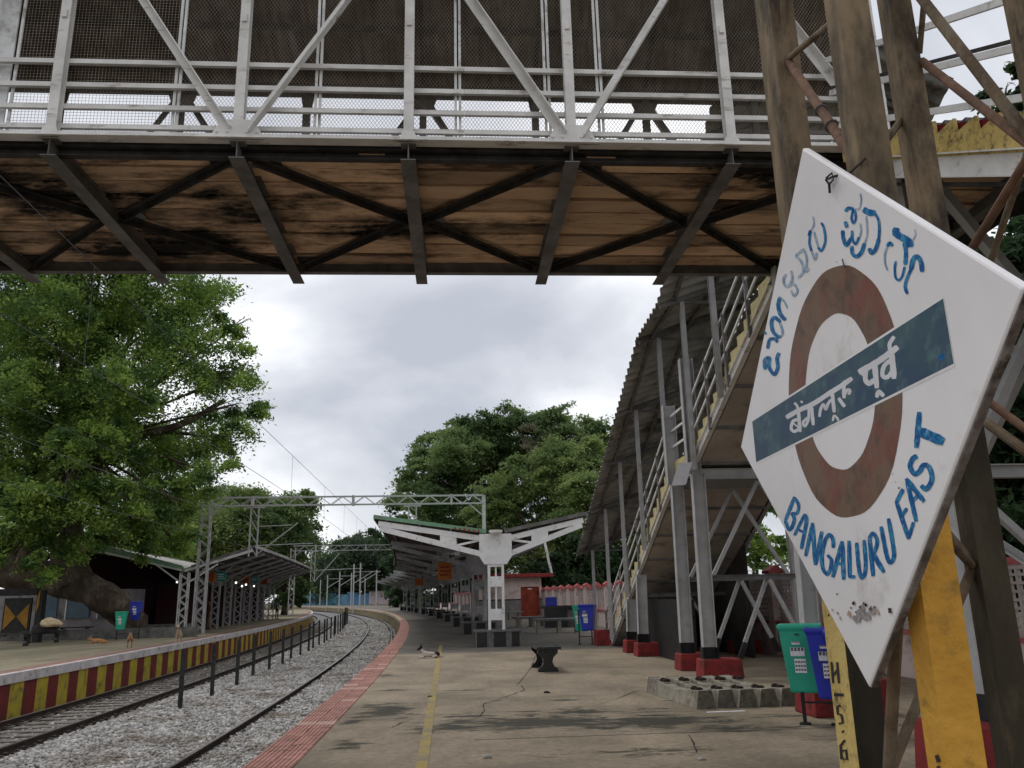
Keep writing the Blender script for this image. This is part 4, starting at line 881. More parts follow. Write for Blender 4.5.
for L_ in ([(20, [(36, 540), (100, 732)]), (18, [(36, 540), (70, 475)]), (15, [(66, 612), (90, 575)]), (16, [(100, 732), (126, 650)])],
 [(20, [(90, 420), (140, 640)]), (22, [(90, 420), (180, 535)]), (16, [(112, 545), (150, 505)])],
 [(22, [(142, 298), (122, 312), (108, 350), (130, 390), (158, 378), (180, 345), (210, 358), (224, 420), (195, 472), (170, 455)])],
 [(24, [(157, 68), (142, 248)]), (44, [(158, 165), (278, 218)])]): strokes(L_, (890, 400), 5.3, blue_paint, 'english_letter')
strokes([(20, [(745, 695), (752, 700)])], (720, 150), 3.37, blue_paint, 'paint_blot')
# chipped, rusted hole near the bottom tip
t = MB(); rr = random.Random(4)
def blot(mb, u, v, r, n=11, lift=.003):
    c_ = S(u, v); P = []
    for k in range(n):
        a_ = 6.283*k/n; q = r*rr.uniform(.55, 1.25); P.append(c_+SH*math.cos(a_)*q*1.3+Z*math.sin(a_)*q*.8+SNrm*lift)
    mb.add(P, [tuple(range(n))])
for (u, v, r) in ((862, 612, .024), (868, 616, .02), (857, 619, .018), (873, 611, .016), (863, 607, .014)): blot(t, u, v, r, lift=.0028+r*.01)
t.build('chipped_patch', hole_grey, nb)
t = MB()
for (u, v, r) in ((850, 614, .013), (878, 612, .011), (838, 613, .006), (833, 610, .007), (829, 616, .005), (841, 618, .006)): blot(t, u, v, r, lift=.0026+r*.01)
t.build('rust_halo', rust_halo, nb)
t = MB()
for (u, v, r) in ((855, 603, .009), (861, 607, .006), (867, 605, .006), (872, 609, .005), (852, 608, .004), (891, 611, .009), (876, 607, .005), (865, 603, .005), (838, 594, .004), (830, 615, .007), (857, 612, .004), (900, 488, .004), (894, 474, .002), (897, 482, .002), (838, 262, .003), (793, 535, .002)): blot(t, u, v, r, 8, lift=.0036+r*.01)
t.build('rust_spots', rust_spot, nb)
t = MB(); t.tube([S(833, 193, .01), S(833, 184, .012), S(829, 180, .01), S(836, 177, .012), S(841, 172, -.03), S(846, 158, -.06)], .004, 6); t.tube([S(833, 184, .012), S(838, 180, .014), S(835, 173, .01), S(830, 178, .012)], .003, 6)
t.build('fixing_wire', dark_steel, nb)
t = MB(); t.tube([S(845.5, 268, .002), S(845.5, 264, .006), S(845, 259, .008)], .0022, 6); t.build('nail', wire_m, nb)
# stencilled figures on the leg: H - 5.6
def onleg(lst, key, m, name='stencil_figure'):
    x, y = LG[key]; xp = x-.05-.0015; nr = Vector((-1, 0, 0)); t = MB()
    for wpx, pts in lst:
        UV = [(pts[0][0]+(pts[-1][0]-pts[0][0])*i/4., pts[0][1]+(pts[-1][1]-pts[0][1])*i/4.) for i in range(5)] if len(pts) == 2 else pts
        f = lambda u, v: CC+ray(u, v)*((xp-.0006)/ray(u, v).x); n = len(UV); Lp = []; Rp = []
        for i in range(n):
            a_, b_ = UV[max(i-1, 0)], UV[min(i+1, n-1)]; tx, ty = b_[0]-a_[0], b_[1]-a_[1]; l_ = math.hypot(tx, ty) or 1; nx, ny = -ty/l_*wpx/2, tx/l_*wpx/2
            Lp.append(f(UV[i][0]+nx, UV[i][1]+ny)); Rp.append(f(UV[i][0]-nx, UV[i][1]-ny))
        t.add(Lp+Rp, [(i, i+1, n+i+1, n+i) for i in range(n-1)])
    t.build(name, m, mast)
k = 4.567
def o_(pts): return [(816.8+x/k, 600+y/k) for x, y in pts]
onleg([(2.2, o_([(66, 282), (74, 380)])), (2.2, o_([(92, 284), (100, 380)])), (2.0, o_([(74, 345), (94, 318)]))], 'A', black_paint)
onleg([(3.0, o_([(78, 432), (122, 434)]))], 'A', black_paint)
onleg([(2.4, o_([(108, 482), (92, 488), (95, 520), (112, 525), (118, 560), (100, 565)]))], 'A', black_paint)
onleg([(3.0, o_([(116, 598), (122, 604)]))], 'A', black_paint)
onleg([(2.6, o_([(128, 640), (108, 665), (112, 725), (138, 728), (132, 685), (112, 692)]))], 'A', black_paint)
onleg([(4.0, [(936.5, 755), (938.5, 762)]), (3.6, [(938, 766), (940, 775)])], 'B', black_paint)
# ------------------------------------------------------------------ butterfly canopies
def frame_dir(y): return Nv(y)
def canopy_frame(par, y, off, m, plinth=True, lattice=False, L_=3.75, Rr=2.9, zc=3.38, zl=3.93, zr=3.95, full=True, mirror=False):
    """one column with its two cantilever wings, in the plane across the track at station y"""
    o = X(off, y); ax = Nv(y); fw = Z.cross(ax)
    P = lambda x, z, d=0: o + ax*x + Z*z + fw*d
    if not lattice:
        c = MB()
        for x in (-.22, .22): c.bar(P(x, .3), P(x, 2.6), .075, .22, up=fw)
        for (z0, z1) in ((.30, .40), (.78, 1.12), (1.8, 2.12), (2.42, 2.6)): c.bar(P(-.18, (z0+z1)/2), P(.18, (z0+z1)/2), .2, z1-z0)
        c.bar(P(0, 1.12), P(0, 2.5), .05, .1, up=fw); c.bar(P(-.18, 2.08), P(.18, 2.08), .1, .05); 
        c.build('column', m, par)
    else:
        c = MB()
        for x in (-.2, .2):
            for d in (-.18, .18): c.angle(P(x, 0, d), P(x, zc-.1, d), .06, .01, up=fw)
        n = 9
        for k in range(n):
            z0 = .1+(zc-.3)*k/n; z1 = .1+(zc-.3)*(k+1)/n
            for d in (-.18, .18): c.bar(P(-.2 if k % 2 else .2, z0, d), P(.2 if k % 2 else -.2, z1, d), .04, .012, up=fw)
            for x in (-.2, .2): c.bar(P(x, z0, -.18 if k % 2 else .18), P(x, z1, .18 if k % 2 else -.18), .04, .012, up=ax)
        c.build('lattice_column', m, par)
    if not lattice:
        g = MB(); g.prism([(-.52, 2.75), (-.36, 2.50), (.36, 2.50), (.52, 2.75), (.52, 3.46), (-.52, 3.46)], o, ax, Z, .26); g.build('gusset', m, par)
        for sg, L in ((-1, L_), (1, Rr)):
            zt = zl if sg < 0 else zr; x0 = .5; 
            top = lambda x: zc+.04+(zt-zc-.04)*(x-x0)/(L-x0); bot = lambda x: 2.81+(zt-.22-2.81)*(x-x0)/(L-x0)
            t = MB(); t.bar(P(sg*x0, top(x0)-.09), P(sg*L, top(L)-.09), .14, .17); t.build('top_chord', m, par)
            t = MB(); t.bar(P(sg*x0, bot(x0)+.03), P(sg*(L-.05), bot(L)-.02), .14, .17); t.build('bottom_chord', m, par)
            xa, xb = (1.25, 1.78) if sg < 0 else (1.18, 1.72)
            t = MB(); t.prism([(sg*xa, bot(xa)), (sg*xb, bot(xb)), (sg*xb, top(xb)-.1), (sg*xa, top(xa)-.1)][::sg], o, ax, Z, .12); t.build('web_plate', m, par)
            t = MB()
            if sg < 0: t.bar(P(-xa, bot(xa)+.1), P(-x0, top(x0)-.15), .06, .07)
            else: t.bar(P(x0, top(x0)-.15), P(xa, bot(xa)+.1), .06, .07)
            t.build('diagonal', m, par)
    else:
        for sg, L in ((-1, L_), (1, Rr)):
            zt = zl if sg < 0 else zr
            t = MB(); t.bar(P(0, zc), P(sg*L, zt-.08), .09, .14); t.build('wing_beam', m, par)
            t = MB(); t.bar(P(sg*.2, 2.55), P(sg*1.6, zc+(zt-zc)*.4-.12), .07, .07); t.build('knee_brace', m, par)
            t = MB(); t.bar(P(sg*.23, 1.9), P(sg*.23, 2.7), .05, .1); t.build('bracket', m, par)
def canopy_roof(par, ys, off, L_, Rr, zc, zl, zr, mtl, fascia, ridge=.0, puv=(1.3, 2.6)):
    for i in range(len(ys)-1):
        y0, y1 = ys[i], ys[i+1]
        nseg = max(1, int(round((y1-y0)/3.)))
        for k in range(nseg):
            a, b = y0+(y1-y0)*k/nseg, y0+(y1-y0)*(k+1)/nseg
            for sg, L, zt in ((-1, L_, zl), (1, Rr, zr)):
                t = MB(); n = 14; vs = []
                for q in range(n+1):
                    u = q/n; x = sg*(.02+(L+.12)*u); z = zc+.10+(zt-zc+.03)*u + (.0)
                    vs += [X(off+x, a, z), X(off+x, b, z)]
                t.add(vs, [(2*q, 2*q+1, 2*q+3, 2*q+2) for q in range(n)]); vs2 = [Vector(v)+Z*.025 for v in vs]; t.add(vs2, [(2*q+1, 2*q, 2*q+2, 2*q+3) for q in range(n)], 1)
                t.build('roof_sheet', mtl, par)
        for sg, L, zt in ((-1, L_, zl), (1, Rr, zr)):
            for u in (.12, .38, .65, .93):
                t = MB(); x = sg*L*u; z = zc+.04+(zt-zc)*u
                t.bar(X(off+x, y0, z), X(off+x, y1, z), .06, .09); t.build('purlin', MT['grey_steel'], par)
            t = MB(); x = sg*(L+.14); z = zt+.12
            t.bar(X(off+x, y0, z), X(off+x, y1, z), .03, .16); t.build('fascia', fascia, par)
    y0 = ys[0]-.12
    for sg, L, zt in ((-1, L_, zl), (1, Rr, zr)):
        t = MB(); t.bar(X(off+sg*.3, y0, zc+.12+(zt-zc)*.07), X(off+sg*(L+.15), y0, zt+.13), .04, .12); t.build('front_fascia', fascia if sg < 0 else MT['grey_steel'], par)
canopy_white = mat('canopy_white', (.86, .85, .84), (.78, .77, .76), 3, .5, dirt=(.4, .36, .33), damt=.2, dscale=5)
ys = [26.8+k*9.4 for k in range(10)]; CO = 1.4
cp = thing('platform_canopy', 'long butterfly canopy over the near platform, white front frame, green roof edge', 'canopy', X(1.4, 27, 0))
for k, y in enumerate(ys): canopy_frame(cp, y, CO, canopy_white if k == 0 else mat('canopy_grey', (.38, .375, .38), (.28, .275, .28), 3, .6, dirt=(.15, .14, .13), damt=.3))
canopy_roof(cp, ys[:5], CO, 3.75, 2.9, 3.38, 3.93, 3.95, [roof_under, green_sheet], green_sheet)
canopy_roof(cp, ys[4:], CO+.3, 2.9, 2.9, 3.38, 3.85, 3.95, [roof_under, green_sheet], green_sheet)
t = MB(); q = X(CO, 26.5, 3.42); t.tube([q+Z*.0, q+Z*.06, q+Z*.14], [.12, .2, .22], 12); t.build('gutter_bowl', canopy_white, cp)
t = MB()
for k in range(6): t.tube([X(CO-1.3+k*.15, 26.55, 3.60-k*.02), X(CO-1.3+k*.15, 26.55, 3.67-k*.02)], .035, 6)
t.build('insulators', red_oxide, cp, kind='stuff')
# granite plinth seats round the columns
def plinth_seat(label, y, off=1.4, L_=1.45, Wd=1.3, h=.5):
    r = thing('plinth_seat', label, 'plinth seat', X(off, y, 0), 'granite plinth seats round the canopy columns')
    o = X(off, y); ax = Nv(y); fw = Z.cross(ax); P = lambda x, z, d=0: o+ax*x+Z*z+fw*d
    t = MB(); t.obox(P(0, .22), ax*(L_/2-.06), fw*(Wd/2-.06), Z*.22); t.build('base', granite, r)
    t = MB(); t.obox(P(0, h-.03), ax*L_/2, fw*Wd/2, Z*.03); t.build('seat_slab', granite_grey, r, bev=.01)
    for x0, x1 in ((-.70, -.66), (-.34, -.14), (.24, .42), (.66, .70)):
        t = MB(); t.obox(P((x0+x1)/2, .22, -(Wd/2-.05)), ax*(x1-x0)/2, fw*.02, Z*.219); t.build('frame_panel', granite_grey, r)
    return r
for k, y in enumerate(ys):
    plinth_seat(f'granite plinth seat round the {ORD[k]} canopy column' if k else 'grey framed granite plinth seat round the white front column of the canopy', y)
def hang_sign(label, q, wd, h, m, m2=None, yaw=0.):
    r = thing('hanging_sign', label, 'sign', q, 'signs hung under the canopies'); ax = Vector((math.cos(yaw), math.sin(yaw), 0)); fw = Z.cross(ax)
    t = MB(); t.obox(q, ax*wd/2, fw*.05, Z*h/2); t.build('board', m, r)
    t = MB(); rr_ = random.Random(int(q.x*10)+int(q.y*3))
    for k in range(3):
        z = h*(.22-.22*k); x = -wd*.35
        while x < wd*.3:
            w1 = wd*rr_.uniform(.05, .16); t.obox(q+ax*(x+w1/2)-fw*.055+Z*z, ax*w1/2, fw*.004, Z*h*.05); x += w1+wd*.05
    t.build('lettering_strokes', m2 or white_paint, r, kind='stuff')
    for x in (-.35, .35): t = MB(); t.bar(q+ax*wd*x+Z*h/2, q+ax*wd*x+Z*(h/2+.5), .02, .02); t.build('hanger', dark_steel, r)
hang_sign('large orange sign hung under the near canopy behind the white front column', D(445, 571, 37), .62, .75, orange_lit, maroon)
hang_sign('small orange sign farther along under the near canopy', D(419, 582, 62), .6, .5, orange_lit, maroon)
# tube lamps / fans under the near canopy
for k in range(6):
    y = 31+k*5.6; q = X(.3, y, 3.1)
    r = thing('ceiling_fan', f'ceiling fan hanging under the near canopy, {ORD[k]} from the front', 'fan', q, 'fans under the near canopy')
    t = MB(); t.tube([q+Z*.5, q+Z*.02], .02, 6); t.tube([q+Z*.04, q-Z*.1], .1, 10); t.build('motor', white_steel, r)
    for a in range(3):
        d = Vector((math.cos(a*2.09+k), math.sin(a*2.09+k), 0)); t = MB(); t.bar(q+d*.1-Z*.03, q+d*.62-Z*.03, .12, .012); t.build('blade', white_steel, r)
# left platform canopy
LO = LE-2.75; lys = [45, 48.8, 52.6, 56.4, 60.2, 64, 67.8, 71.6, 75.4, 79.2]
cpl = thing('platform_canopy', 'grey lattice column canopy over the left platform, open brown underside', 'canopy', X(LO, 46, 0))
for y in lys: canopy_frame(cpl, y, LO, silver_steel if y > 46 else white_steel, lattice=True, L_=5.2, Rr=3.3, zc=3.15, zl=4.5, zr=4.2)
canopy_roof(cpl, lys, LO, 5.2, 3.3, 3.15, 4.5, 4.2, [roof_under, roof_grey], roof_grey)
t = MB(); t.prism([(-5.5, 4.55), (-.5, 3.3), (0.1, 3.16), (-.1, 3.4), (-5.4, 4.85)], X(LO, 44.7), Nv(44.7), Z, .05); t.build('green_fascia', green_sheet, cpl)
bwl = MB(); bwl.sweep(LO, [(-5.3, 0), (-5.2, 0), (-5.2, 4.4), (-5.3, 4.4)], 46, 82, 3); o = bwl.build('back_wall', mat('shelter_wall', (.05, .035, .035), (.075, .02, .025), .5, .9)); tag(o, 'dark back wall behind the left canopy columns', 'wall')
for k, (y, w_, d_, h_, lab) in enumerate(((52, 2.2, 3.0, 2.5, 'added dark red shade box nearest the portal leg under the left canopy'), (60, 2.4, 4.5, 2.5, 'added dark shade box in the middle under the left canopy'), (68, 2.2, 4.5, 2.4, 'added dark shade box toward the far end under the left canopy'), (76.5, 2.0, 5, 2.4, 'added dark shade box at the far end under the left canopy'))):  # dark boxes added so the space under the left canopy reads as shade
    st_ = thing('shade_box', lab, 'shade box', X(LO-1.6, y)); t = MB(); t.box(X(LO-1.7, y)+Z*h_/2, (w_, d_, h_), math.atan(SL+2*y*CV)); t.build('walls', MT['shelter_wall'], st_)
    t = MB(); t.box(X(LO-1.7, y)+Z*(h_+.05), (w_+.5, d_+.3, .08), math.atan(SL+2*y*CV)); t.build('roof', dark_steel, st_); t = MB(); t.box(X(LO-.55, y)+Z*1.0, (.3, d_*.7, .06), math.atan(SL+2*y*CV)); t.build('counter', conc_dk, st_)
hang_sign('orange sign at the front of the left canopy, beside the portal leg', D(211.5, 577, 46), .42, .5, orange_lit, maroon)
hang_sign('teal sign at the front of the left canopy, next to the orange one', D(221.5, 576.5, 46), .46, .5, teal_board)
hang_sign('second orange sign farther inside the left canopy', D(245.5, 579.5, 56), .48, .45, orange_lit, maroon)
hang_sign('second teal sign farther inside the left canopy', D(254.5, 579.5, 57), .5, .4, teal_board)
hang_sign('farthest small orange sign inside the left canopy', D(264.5, 581.5, 64), .5, .4, orange_lit, maroon)
for k, (u, v, y) in enumerate(((236, 582.5, 50), (242, 586, 54), (246, 584.5, 56), (254, 586, 60), (177, 582, 56))):
    q = D(u, v, y); t = MB(); t.tube([q-Z*.07, q-Z*.02, q+Z*.05], [.03, .07, .04], 8); o = t.build('lamp_bulb', lamp_glow); tag(o, f'small lit white lamp under the left canopy, {ORD[k]} from the front', 'lamp', 'lit lamps under the left canopy')
# platforms' low walls and kit on the left
def wallbox(name, lab, cat, q, d, rz, m, bev=.01):
    t = MB(); t.box((0, 0, d[2]/2), d); o = t.build(name, m, bev=bev); o.location = q; o.rotation_euler = (0, 0, rz); tag(o, lab, cat); return o
HL = math.atan(.055+2*36*CV)
q0 = D(150, 634, 44); wallbox('low_wall', 'low grey concrete wall behind the bins on the left platform', 'wall', Vector((q0.x, q0.y, 0)), (4.2, .3, .5), -.1, conc_dk)
q0 = D(58, 637, 37); wallbox('low_wall', 'low grey concrete wall under the big tree trunk on the left platform', 'wall', Vector((q0.x-1, q0.y+2.5, 0)), (12, .3, .45), .03, conc_dk)

# ------------------------------------------------------------------ overhead line portals, masts and wires
def lattice_leg(mb, p, z0, z1, w_=.5, d_=.35, n=12, ax=Vector((1, 0, 0))):
    fw = Z.cross(ax)
    for i in (-1, 1):
        for j in (-1, 1): mb.bar(p+ax*i*w_/2+fw*j*d_/2+Z*z0, p+ax*i*w_*.45+fw*j*d_*.45+Z*z1, .055, .055)
    for k in range(n):
        za, zb = z0+(z1-z0)*k/n, z0+(z1-z0)*(k+1)/n; s_ = 1 if k % 2 else -1
        for j in (-1, 1): mb.bar(p+ax*s_*w_/2+fw*j*d_/2+Z*za, p-ax*s_*w_/2+fw*j*d_/2+Z*zb, .03, .03)
        for i in (-1, 1): mb.bar(p+ax*i*w_/2+fw*s_*d_/2+Z*za, p+ax*i*w_/2-fw*s_*d_/2+Z*zb, .03, .03)
def portal(label, PL, PR, zt, h=.42, lattice_right=False, mr=True):
    r = thing('line_portal', label, 'overhead line portal', PL)
    d = (PR-PL).normalized(); fw = Z.cross(d)
    t = MB(); lattice_leg(t, PL, 0, zt, ax=d, n=14); t.build('lattice_leg', silver_steel, r)
    if mr:
        t = MB(); t.ibar(PR, PR+Z*(zt+.2), .18, .22, .015, up=fw); t.build('mast', silver_steel, r)
    t = MB(); L_ = (PR-PL).length
    for z in (zt-h/2, zt+h/2):
        for j in (-1, 1): t.bar(PL+fw*j*.16+Z*z, PR+fw*j*.16+Z*z, .05, .05)
    n = int(L_/.55)
    for k in range(n):
        a, b = PL+d*L_*k/n, PL+d*L_*(k+1)/n; za, zb = (zt-h/2, zt+h/2) if k % 2 else (zt+h/2, zt-h/2)
        for j in (-1, 1): t.bar(a+fw*j*.16+Z*za, b+fw*j*.16+Z*zb, .03, .03)
        if k % 9 == 4: t.bar(a+Z*(zt-h/2-.06), a+Z*(zt+h/2+.06), .09, .3)
    t.build('truss_beam', silver_steel, r)
    for e_, s_ in ((PL, 1), (PR, -1)):
        t = MB(); t.bar(e_+Z*(zt-.9), e_+d*s_*.8+Z*(zt-h/2), .06, .06); t.build('knee_brace', silver_steel, r)
    return r
P1L = D(198, 631, 42); P1L.z = 0; P1R = D(485, 600, 43.5); P1R.z = 0
zt1 = D(345, 500.5, 42.7).z
PO1 = portal('silver lattice portal spanning both tracks above the left canopy, nearer one', P1L, P1R, zt1)
def dropper(par, q, h, w_=1.0):
    t = MB()
    for x in (-.2, .2): t.bar(q+Vector((x, 0, 0)), q+Vector((x, 0, -h)), .06, .06)
    n = 4
    for k in range(n): t.bar(q+Vector((-.2, 0, -h*k/n)), q+Vector((.2, 0, -h*(k+1)/n)), .03, .03)
    t.bar(q+Vector((-w_/2, 0, -.02)), q+Vector((w_/2, 0, -.02)), .09, .09)
    t.build('drop_bracket', silver_steel, par)
dropper(PO1, Vector((D(254, 507, 42).x, P1L.y+.2, zt1-.28)), 2.5)
dropper(PO1, Vector((D(412, 507, 43).x, P1R.y-.3, zt1-.28)), 1.3, .9)
t = MB(); q = Vector((D(254, 507, 42).x, P1L.y+.2, zt1-.28)); t.tube([q+Vector((.2, 0, -2.4)), q+Vector((2.2, .1, -.85))], .03, 6); t.tube([q+Vector((.2, 0, -1.0)), q+Vector((1.9, .1, -.95))], .022, 6); t.tube([q+Vector((.2, 0, -1.95)), q+Vector((3.0, .1, -1.9))], .022, 6); t.build('cantilever', silver_steel, PO1)
P2L = D(291, 602, 84); P2L.z = 0; P2R = D(420, 600, 86); P2R.z = 0
PO2 = portal('smaller looking lattice portal farther down the line, behind the first', P2L, P2R, D(340, 548, 85).z, .5)
dropper(PO2, Vector((D(313, 552, 84).x, 84.2, D(340, 548, 85).z-.3)), 3.0)
t = MB(); q = Vector((D(313, 552, 84).x, 84.2, D(340, 548, 85).z-.3)); t.tube([q+Vector((.2, 0, -3)), q+Vector((2.6, .1, -.3))], .05, 6); t.tube([q+Vector((.2, 0, -1.9)), q+Vector((5, .1, -1.8))], .04, 6); t.build('cantilever', silver_steel, PO2)
for k, (u, vb, vt, arm) in enumerate(((309.7, 606, 577, 0), (319.7, 607, 580, 0), (326.6, 608, 575, 1), (338.8, 609, 572, 1), (350.7, 609, 573, 0), (353, 607, 564, 1), (359.6, 606, 563, 1), (364.6, 606, 578, 0), (376, 606, 570, 0))):
    y = 8.2*FPX/(vb-vt)*.96; q = D(u, vb, y); q.z = -.9
    r = thing('line_mast', f'grey overhead line mast in the far group, {ORD[k]} from the left' if k else 'grey overhead line mast in the far group, leftmost', 'mast', q, 'masts far down the line')
    t = MB(); t.bar(q, q+Z*(D(u, vt, y).z+.9), .2, .2); t.build('pole', silver_steel, r)
    if arm:
        t = MB(); t.tube([q+Z*5.2, q+Z*7.2+Vector((3.4, 0, 0))], .07, 6); t.tube([q+Z*7.2, q+Z*7.2+Vector((3.6, 0, 0))], .05, 6); t.build('cantilever', silver_steel, r)
# wires
def wire(label, f, ys_, r=.011, drops=None, g='overhead line wires'):
    ro = thing('overhead_wire', label, 'wire', f(ys_[0]), g)
    t = MB(); t.tube([f(y) for y in ys_], r, 5); t.build('cable', wire_m, ro)
    if drops:
        d = MB()
        for (a, b) in drops: d.tube([a, b], r*.7, 4)
        d.build('droppers', wire_m, ro, kind='stuff')
def sagf(off, z0, sag, span=43, ph=0):
    return lambda y: X(off, y, z0-sag*(1-((((y-ph) % span)/span-.5)*2)**2))
YS = list(np.arange(-8, 170, 1.5))
c1, c2 = TN-.25, TL+.2
cw = lambda off: (lambda y: X(off, y, 3.8))
for off, nm in ((c1, 'near'), (c2, 'left')):
    m_ = sagf(off, 5.05, .35, 43, -.0)
    wire(f'catenary wire over the {nm} track, upper one', m_, YS, .005)
    wire(f'contact wire over the {nm} track, lower one', cw(off), YS, .0045, [(cw(off)(y), m_(y)) for y in np.arange(8, 150, 5.4)])
wire('thin feeder wire running high past the left tree', lambda y: X(-11.5, y, 6.6+.05*y*0), list(np.arange(0, 60, 2.)), .005)

# ------------------------------------------------------------------ building, boundary wall, pole
bq = X(6.15, 58); bh = math.atan(.055+2*58*CV)
Rb = lambda x, y: Vector((bq.x + x*math.cos(bh)*1 - y*math.sin(bh), bq.y + x*math.sin(bh) + y*math.cos(bh), 0))
bl = thing('station_room', 'small pink walled station room with red door and grey lower walls beyond the near canopy', 'building', bq)
XL = D(478, 600, 58).x-bq.x; XR = D(542.5, 600, 58).x-bq.x
def wallseg(x0, x1, z0, z1, m, name='wall', d=0.0, th=.2):
    t = MB(); c = (Rb((x0+x1)/2, d+th/2)+Z*((z0+z1)/2)); t.box(c, (x1-x0, th, z1-z0), bh); return t.build(name, m, bl)
dx0, dx1 = D(521, 600, 58).x-bq.x, D(540, 600, 58).x-bq.x
wallseg(XL, dx0, 1.3, 2.75, pink_wall); wallseg(dx1, XR, 1.3, 2.75, pink_wall); wallseg(dx0, dx1, 2.12, 2.75, pink_wall)
wallseg(XL, dx0, 0, 1.22, grey_dado, 'dado'); wallseg(dx1, XR, 0, 1.22, grey_dado, 'dado')
wallseg(XL, dx0, 1.22, 1.3, black_paint, 'dado_line', -.01); wallseg(dx1, XR, 1.22, 1.3, black_paint, 'dado_line', -.01)
dr = wallseg(dx0+.08, dx1-.08, 0.02, 2.05, red_oxide, 'door', .06, .05)
wallseg(dx0, dx0+.08, 0, 2.12, red_oxide, 'door_frame', -.02, .1); wallseg(dx1-.08, dx1, 0, 2.12, red_oxide, 'door_frame', -.02, .1); wallseg(dx0+.08, dx1-.08, 2.05, 2.12, red_oxide, 'door_frame', -.02, .1)
wallseg(dx0+.5, dx1-.5, 1.93, 2.0, sticker, 'door_plate', .04, .02)
t = MB(); t.box(Rb((XL+XR)/2, 3.0)+Z*1.37, (XR-XL-.01, 5.6, 2.74), bh); t.build('rear_walls', pink_wall, bl)
t = MB(); t.box(Rb((XL+XR)/2+.2, 2.6)+Z*2.87, (XR-XL+1.0, 6.9, .24), bh); t.build('roof', red_paint, bl, bev=.02)
pq = D(556, 587, 62); pt = D(551, 558, 62); t = MB(); t.tube([Vector((pq.x+.3, 62, 0)), Vector((pt.x-.6, 62, 6.2))], [.13, .09], 8); o = t.build('lamp_pole', white_steel); tag(o, 'pale leaning pole behind the boundary wall beside the pink room', 'pole')
# boundary wall: plinth wall, red band, pillars with caps, pierced panels between
BO = 7.75
bw_ = thing('boundary_wall', 'pale pink boundary wall with pillars, red bands and pierced white panels along the near platform', 'wall', X(BO, 30))
for (y0, y1) in [(-6+k*8, 2+k*8) for k in range(16)]:
    t = MB(); t.sweep(BO, [(-.1, 0), (.1, 0), (.1, .72), (-.1, .72)], y0, y1-.0, 2.0, caps=False); t.build('base_wall', pink_wall, bw_)
    t = MB(); t.sweep(BO, [(-.14, .72), (.14, .72), (.14, .79), (-.14, .79)], y0, y1, 2.0, caps=False); t.build('red_band', pink_red, bw_)
jm = MB(); pitch = 2.4; W_ = pitch-.4
for zz in (.0, .92): jm.box((0, 0, .84+zz), (.05, W_, .1))
for k in range(11): jm.box((0, -W_/2+W_*(k+.5)/11, 1.3), (.05, .055, .84))
for k in range(7): jm.box((0, 0, .95+k*.115), (.045, W_, .04))
jmesh = jm.build('pierced_panel', mat('jali', (.50, .42, .40), (.40, .34, .32), 2, .8), mesh_only=True)
pmh = MB(); pmh.box((0, 0, .95), (.3, .34, 1.9)); pmesh2 = pmh.build('pillar', pink_wall, mesh_only=True)
cm = MB(); cm.box((0, 0, 1.93), (.4, .46, .07)); cm.prism([(-.2, 0), (.2, 0), (0, .13)], (0, 0, 1.965), (1, 0, 0), (0, 0, 1), .44); cmesh = cm.build('pillar_cap', pink_red, mesh_only=True)
tb = MB(); tb.box((0, 0, 1.83), (.12, W_+.02, .1)); tbm = tb.build('top_rail', pink_red, mesh_only=True)
k = 0; y = -4.0
while y < 110:
    a = math.atan(SL+2*y*CV)
    q = X(BO, y); inst(pmesh2, 'pillar', bw_, q, a); inst(cmesh, 'pillar_cap', bw_, q, a)
    q = X(BO, y+pitch/2); inst(jmesh, 'pierced_panel', bw_, q, a); inst(tbm, 'top_rail', bw_, q, a); y += pitch; k += 1

# ------------------------------------------------------------------ benches, bins, sleepers, tables
def make_bench():
    r = proto('stone_bench')
    t = MB(); t.box((0, 0, .435), (.46, 1.5, .05)); t.build('seat', granite, r, bev=.008)
    for y in (-.5, .5):
        leg_ = [(-.19, 0), (.19, 0), (.19, .05), (.12, .10), (.085, .17), (.10, .25), (.16, .31), (.19, .33), (.19, .41), (-.19, .41), (-.19, .33), (-.16, .31), (-.10, .25), (-.085, .17), (-.12, .10), (-.19, .05)]
        t = MB(); t.prism(leg_, (0, y, 0), (1, 0, 0), (0, 0, 1), .1); t.build('leg', granite, r, bev=.006)
    return r
bench = make_bench()
q0 = G(549, 672); q1 = G(541, 660)
place(bench, 'black granite bench standing alone in the open on the near platform', (q0.x-.07, q0.y+.6, 0), math.atan2(.10, 1), cat='bench', group='granite benches', scale=1.08)
benches_left = [(10, 646.5, .0, 'black bench on the left platform in front of the yellow crossed board'), (-22, 650, 0, 'black bench at the far left edge of the picture on the left platform'), (42, 643, 0, 'black bench on the left platform under the cream bundle'), (74, 637.5, 0, 'black bench on the left platform, farthest toward the bins')]
for (u, v, a, lab) in benches_left:
    q = G(u, v); c = copy_tree(bench); place(c, lab, (q.x, q.y, 0), math.pi/2+.25, 'granite benches', 'bench', 1.1)
def make_table():
    r = proto('low_bench')
    t = MB(); t.box((0, 0, .46), (1.9, .5, .08)); t.build('seat', granite_grey, r, bev=.01)
    for x in (-.7, .05, .7): t = MB(); t.box((x, 0, .21), (.12, .4, .42)); t.build('leg', conc, r)
    return r
tb0 = make_table()
for k, (u, v, rz, lab) in enumerate(((552, 633, .1, 'pale grey stone seat between the plinth seat and the blue bin, nearest of three'), (526, 627, .5, 'pale grey stone seat in front of the red door, middle of three'), (505, 620, .2, 'pale grey stone seat left of the red door, farthest of three'))):
    c = tb0 if k == 0 else copy_tree(tb0); q = G(u, v); place(c, lab, (q.x+.25, q.y+.3, 0), rz, 'pale stone seats', 'seat', 1.0 if k else 1.15)
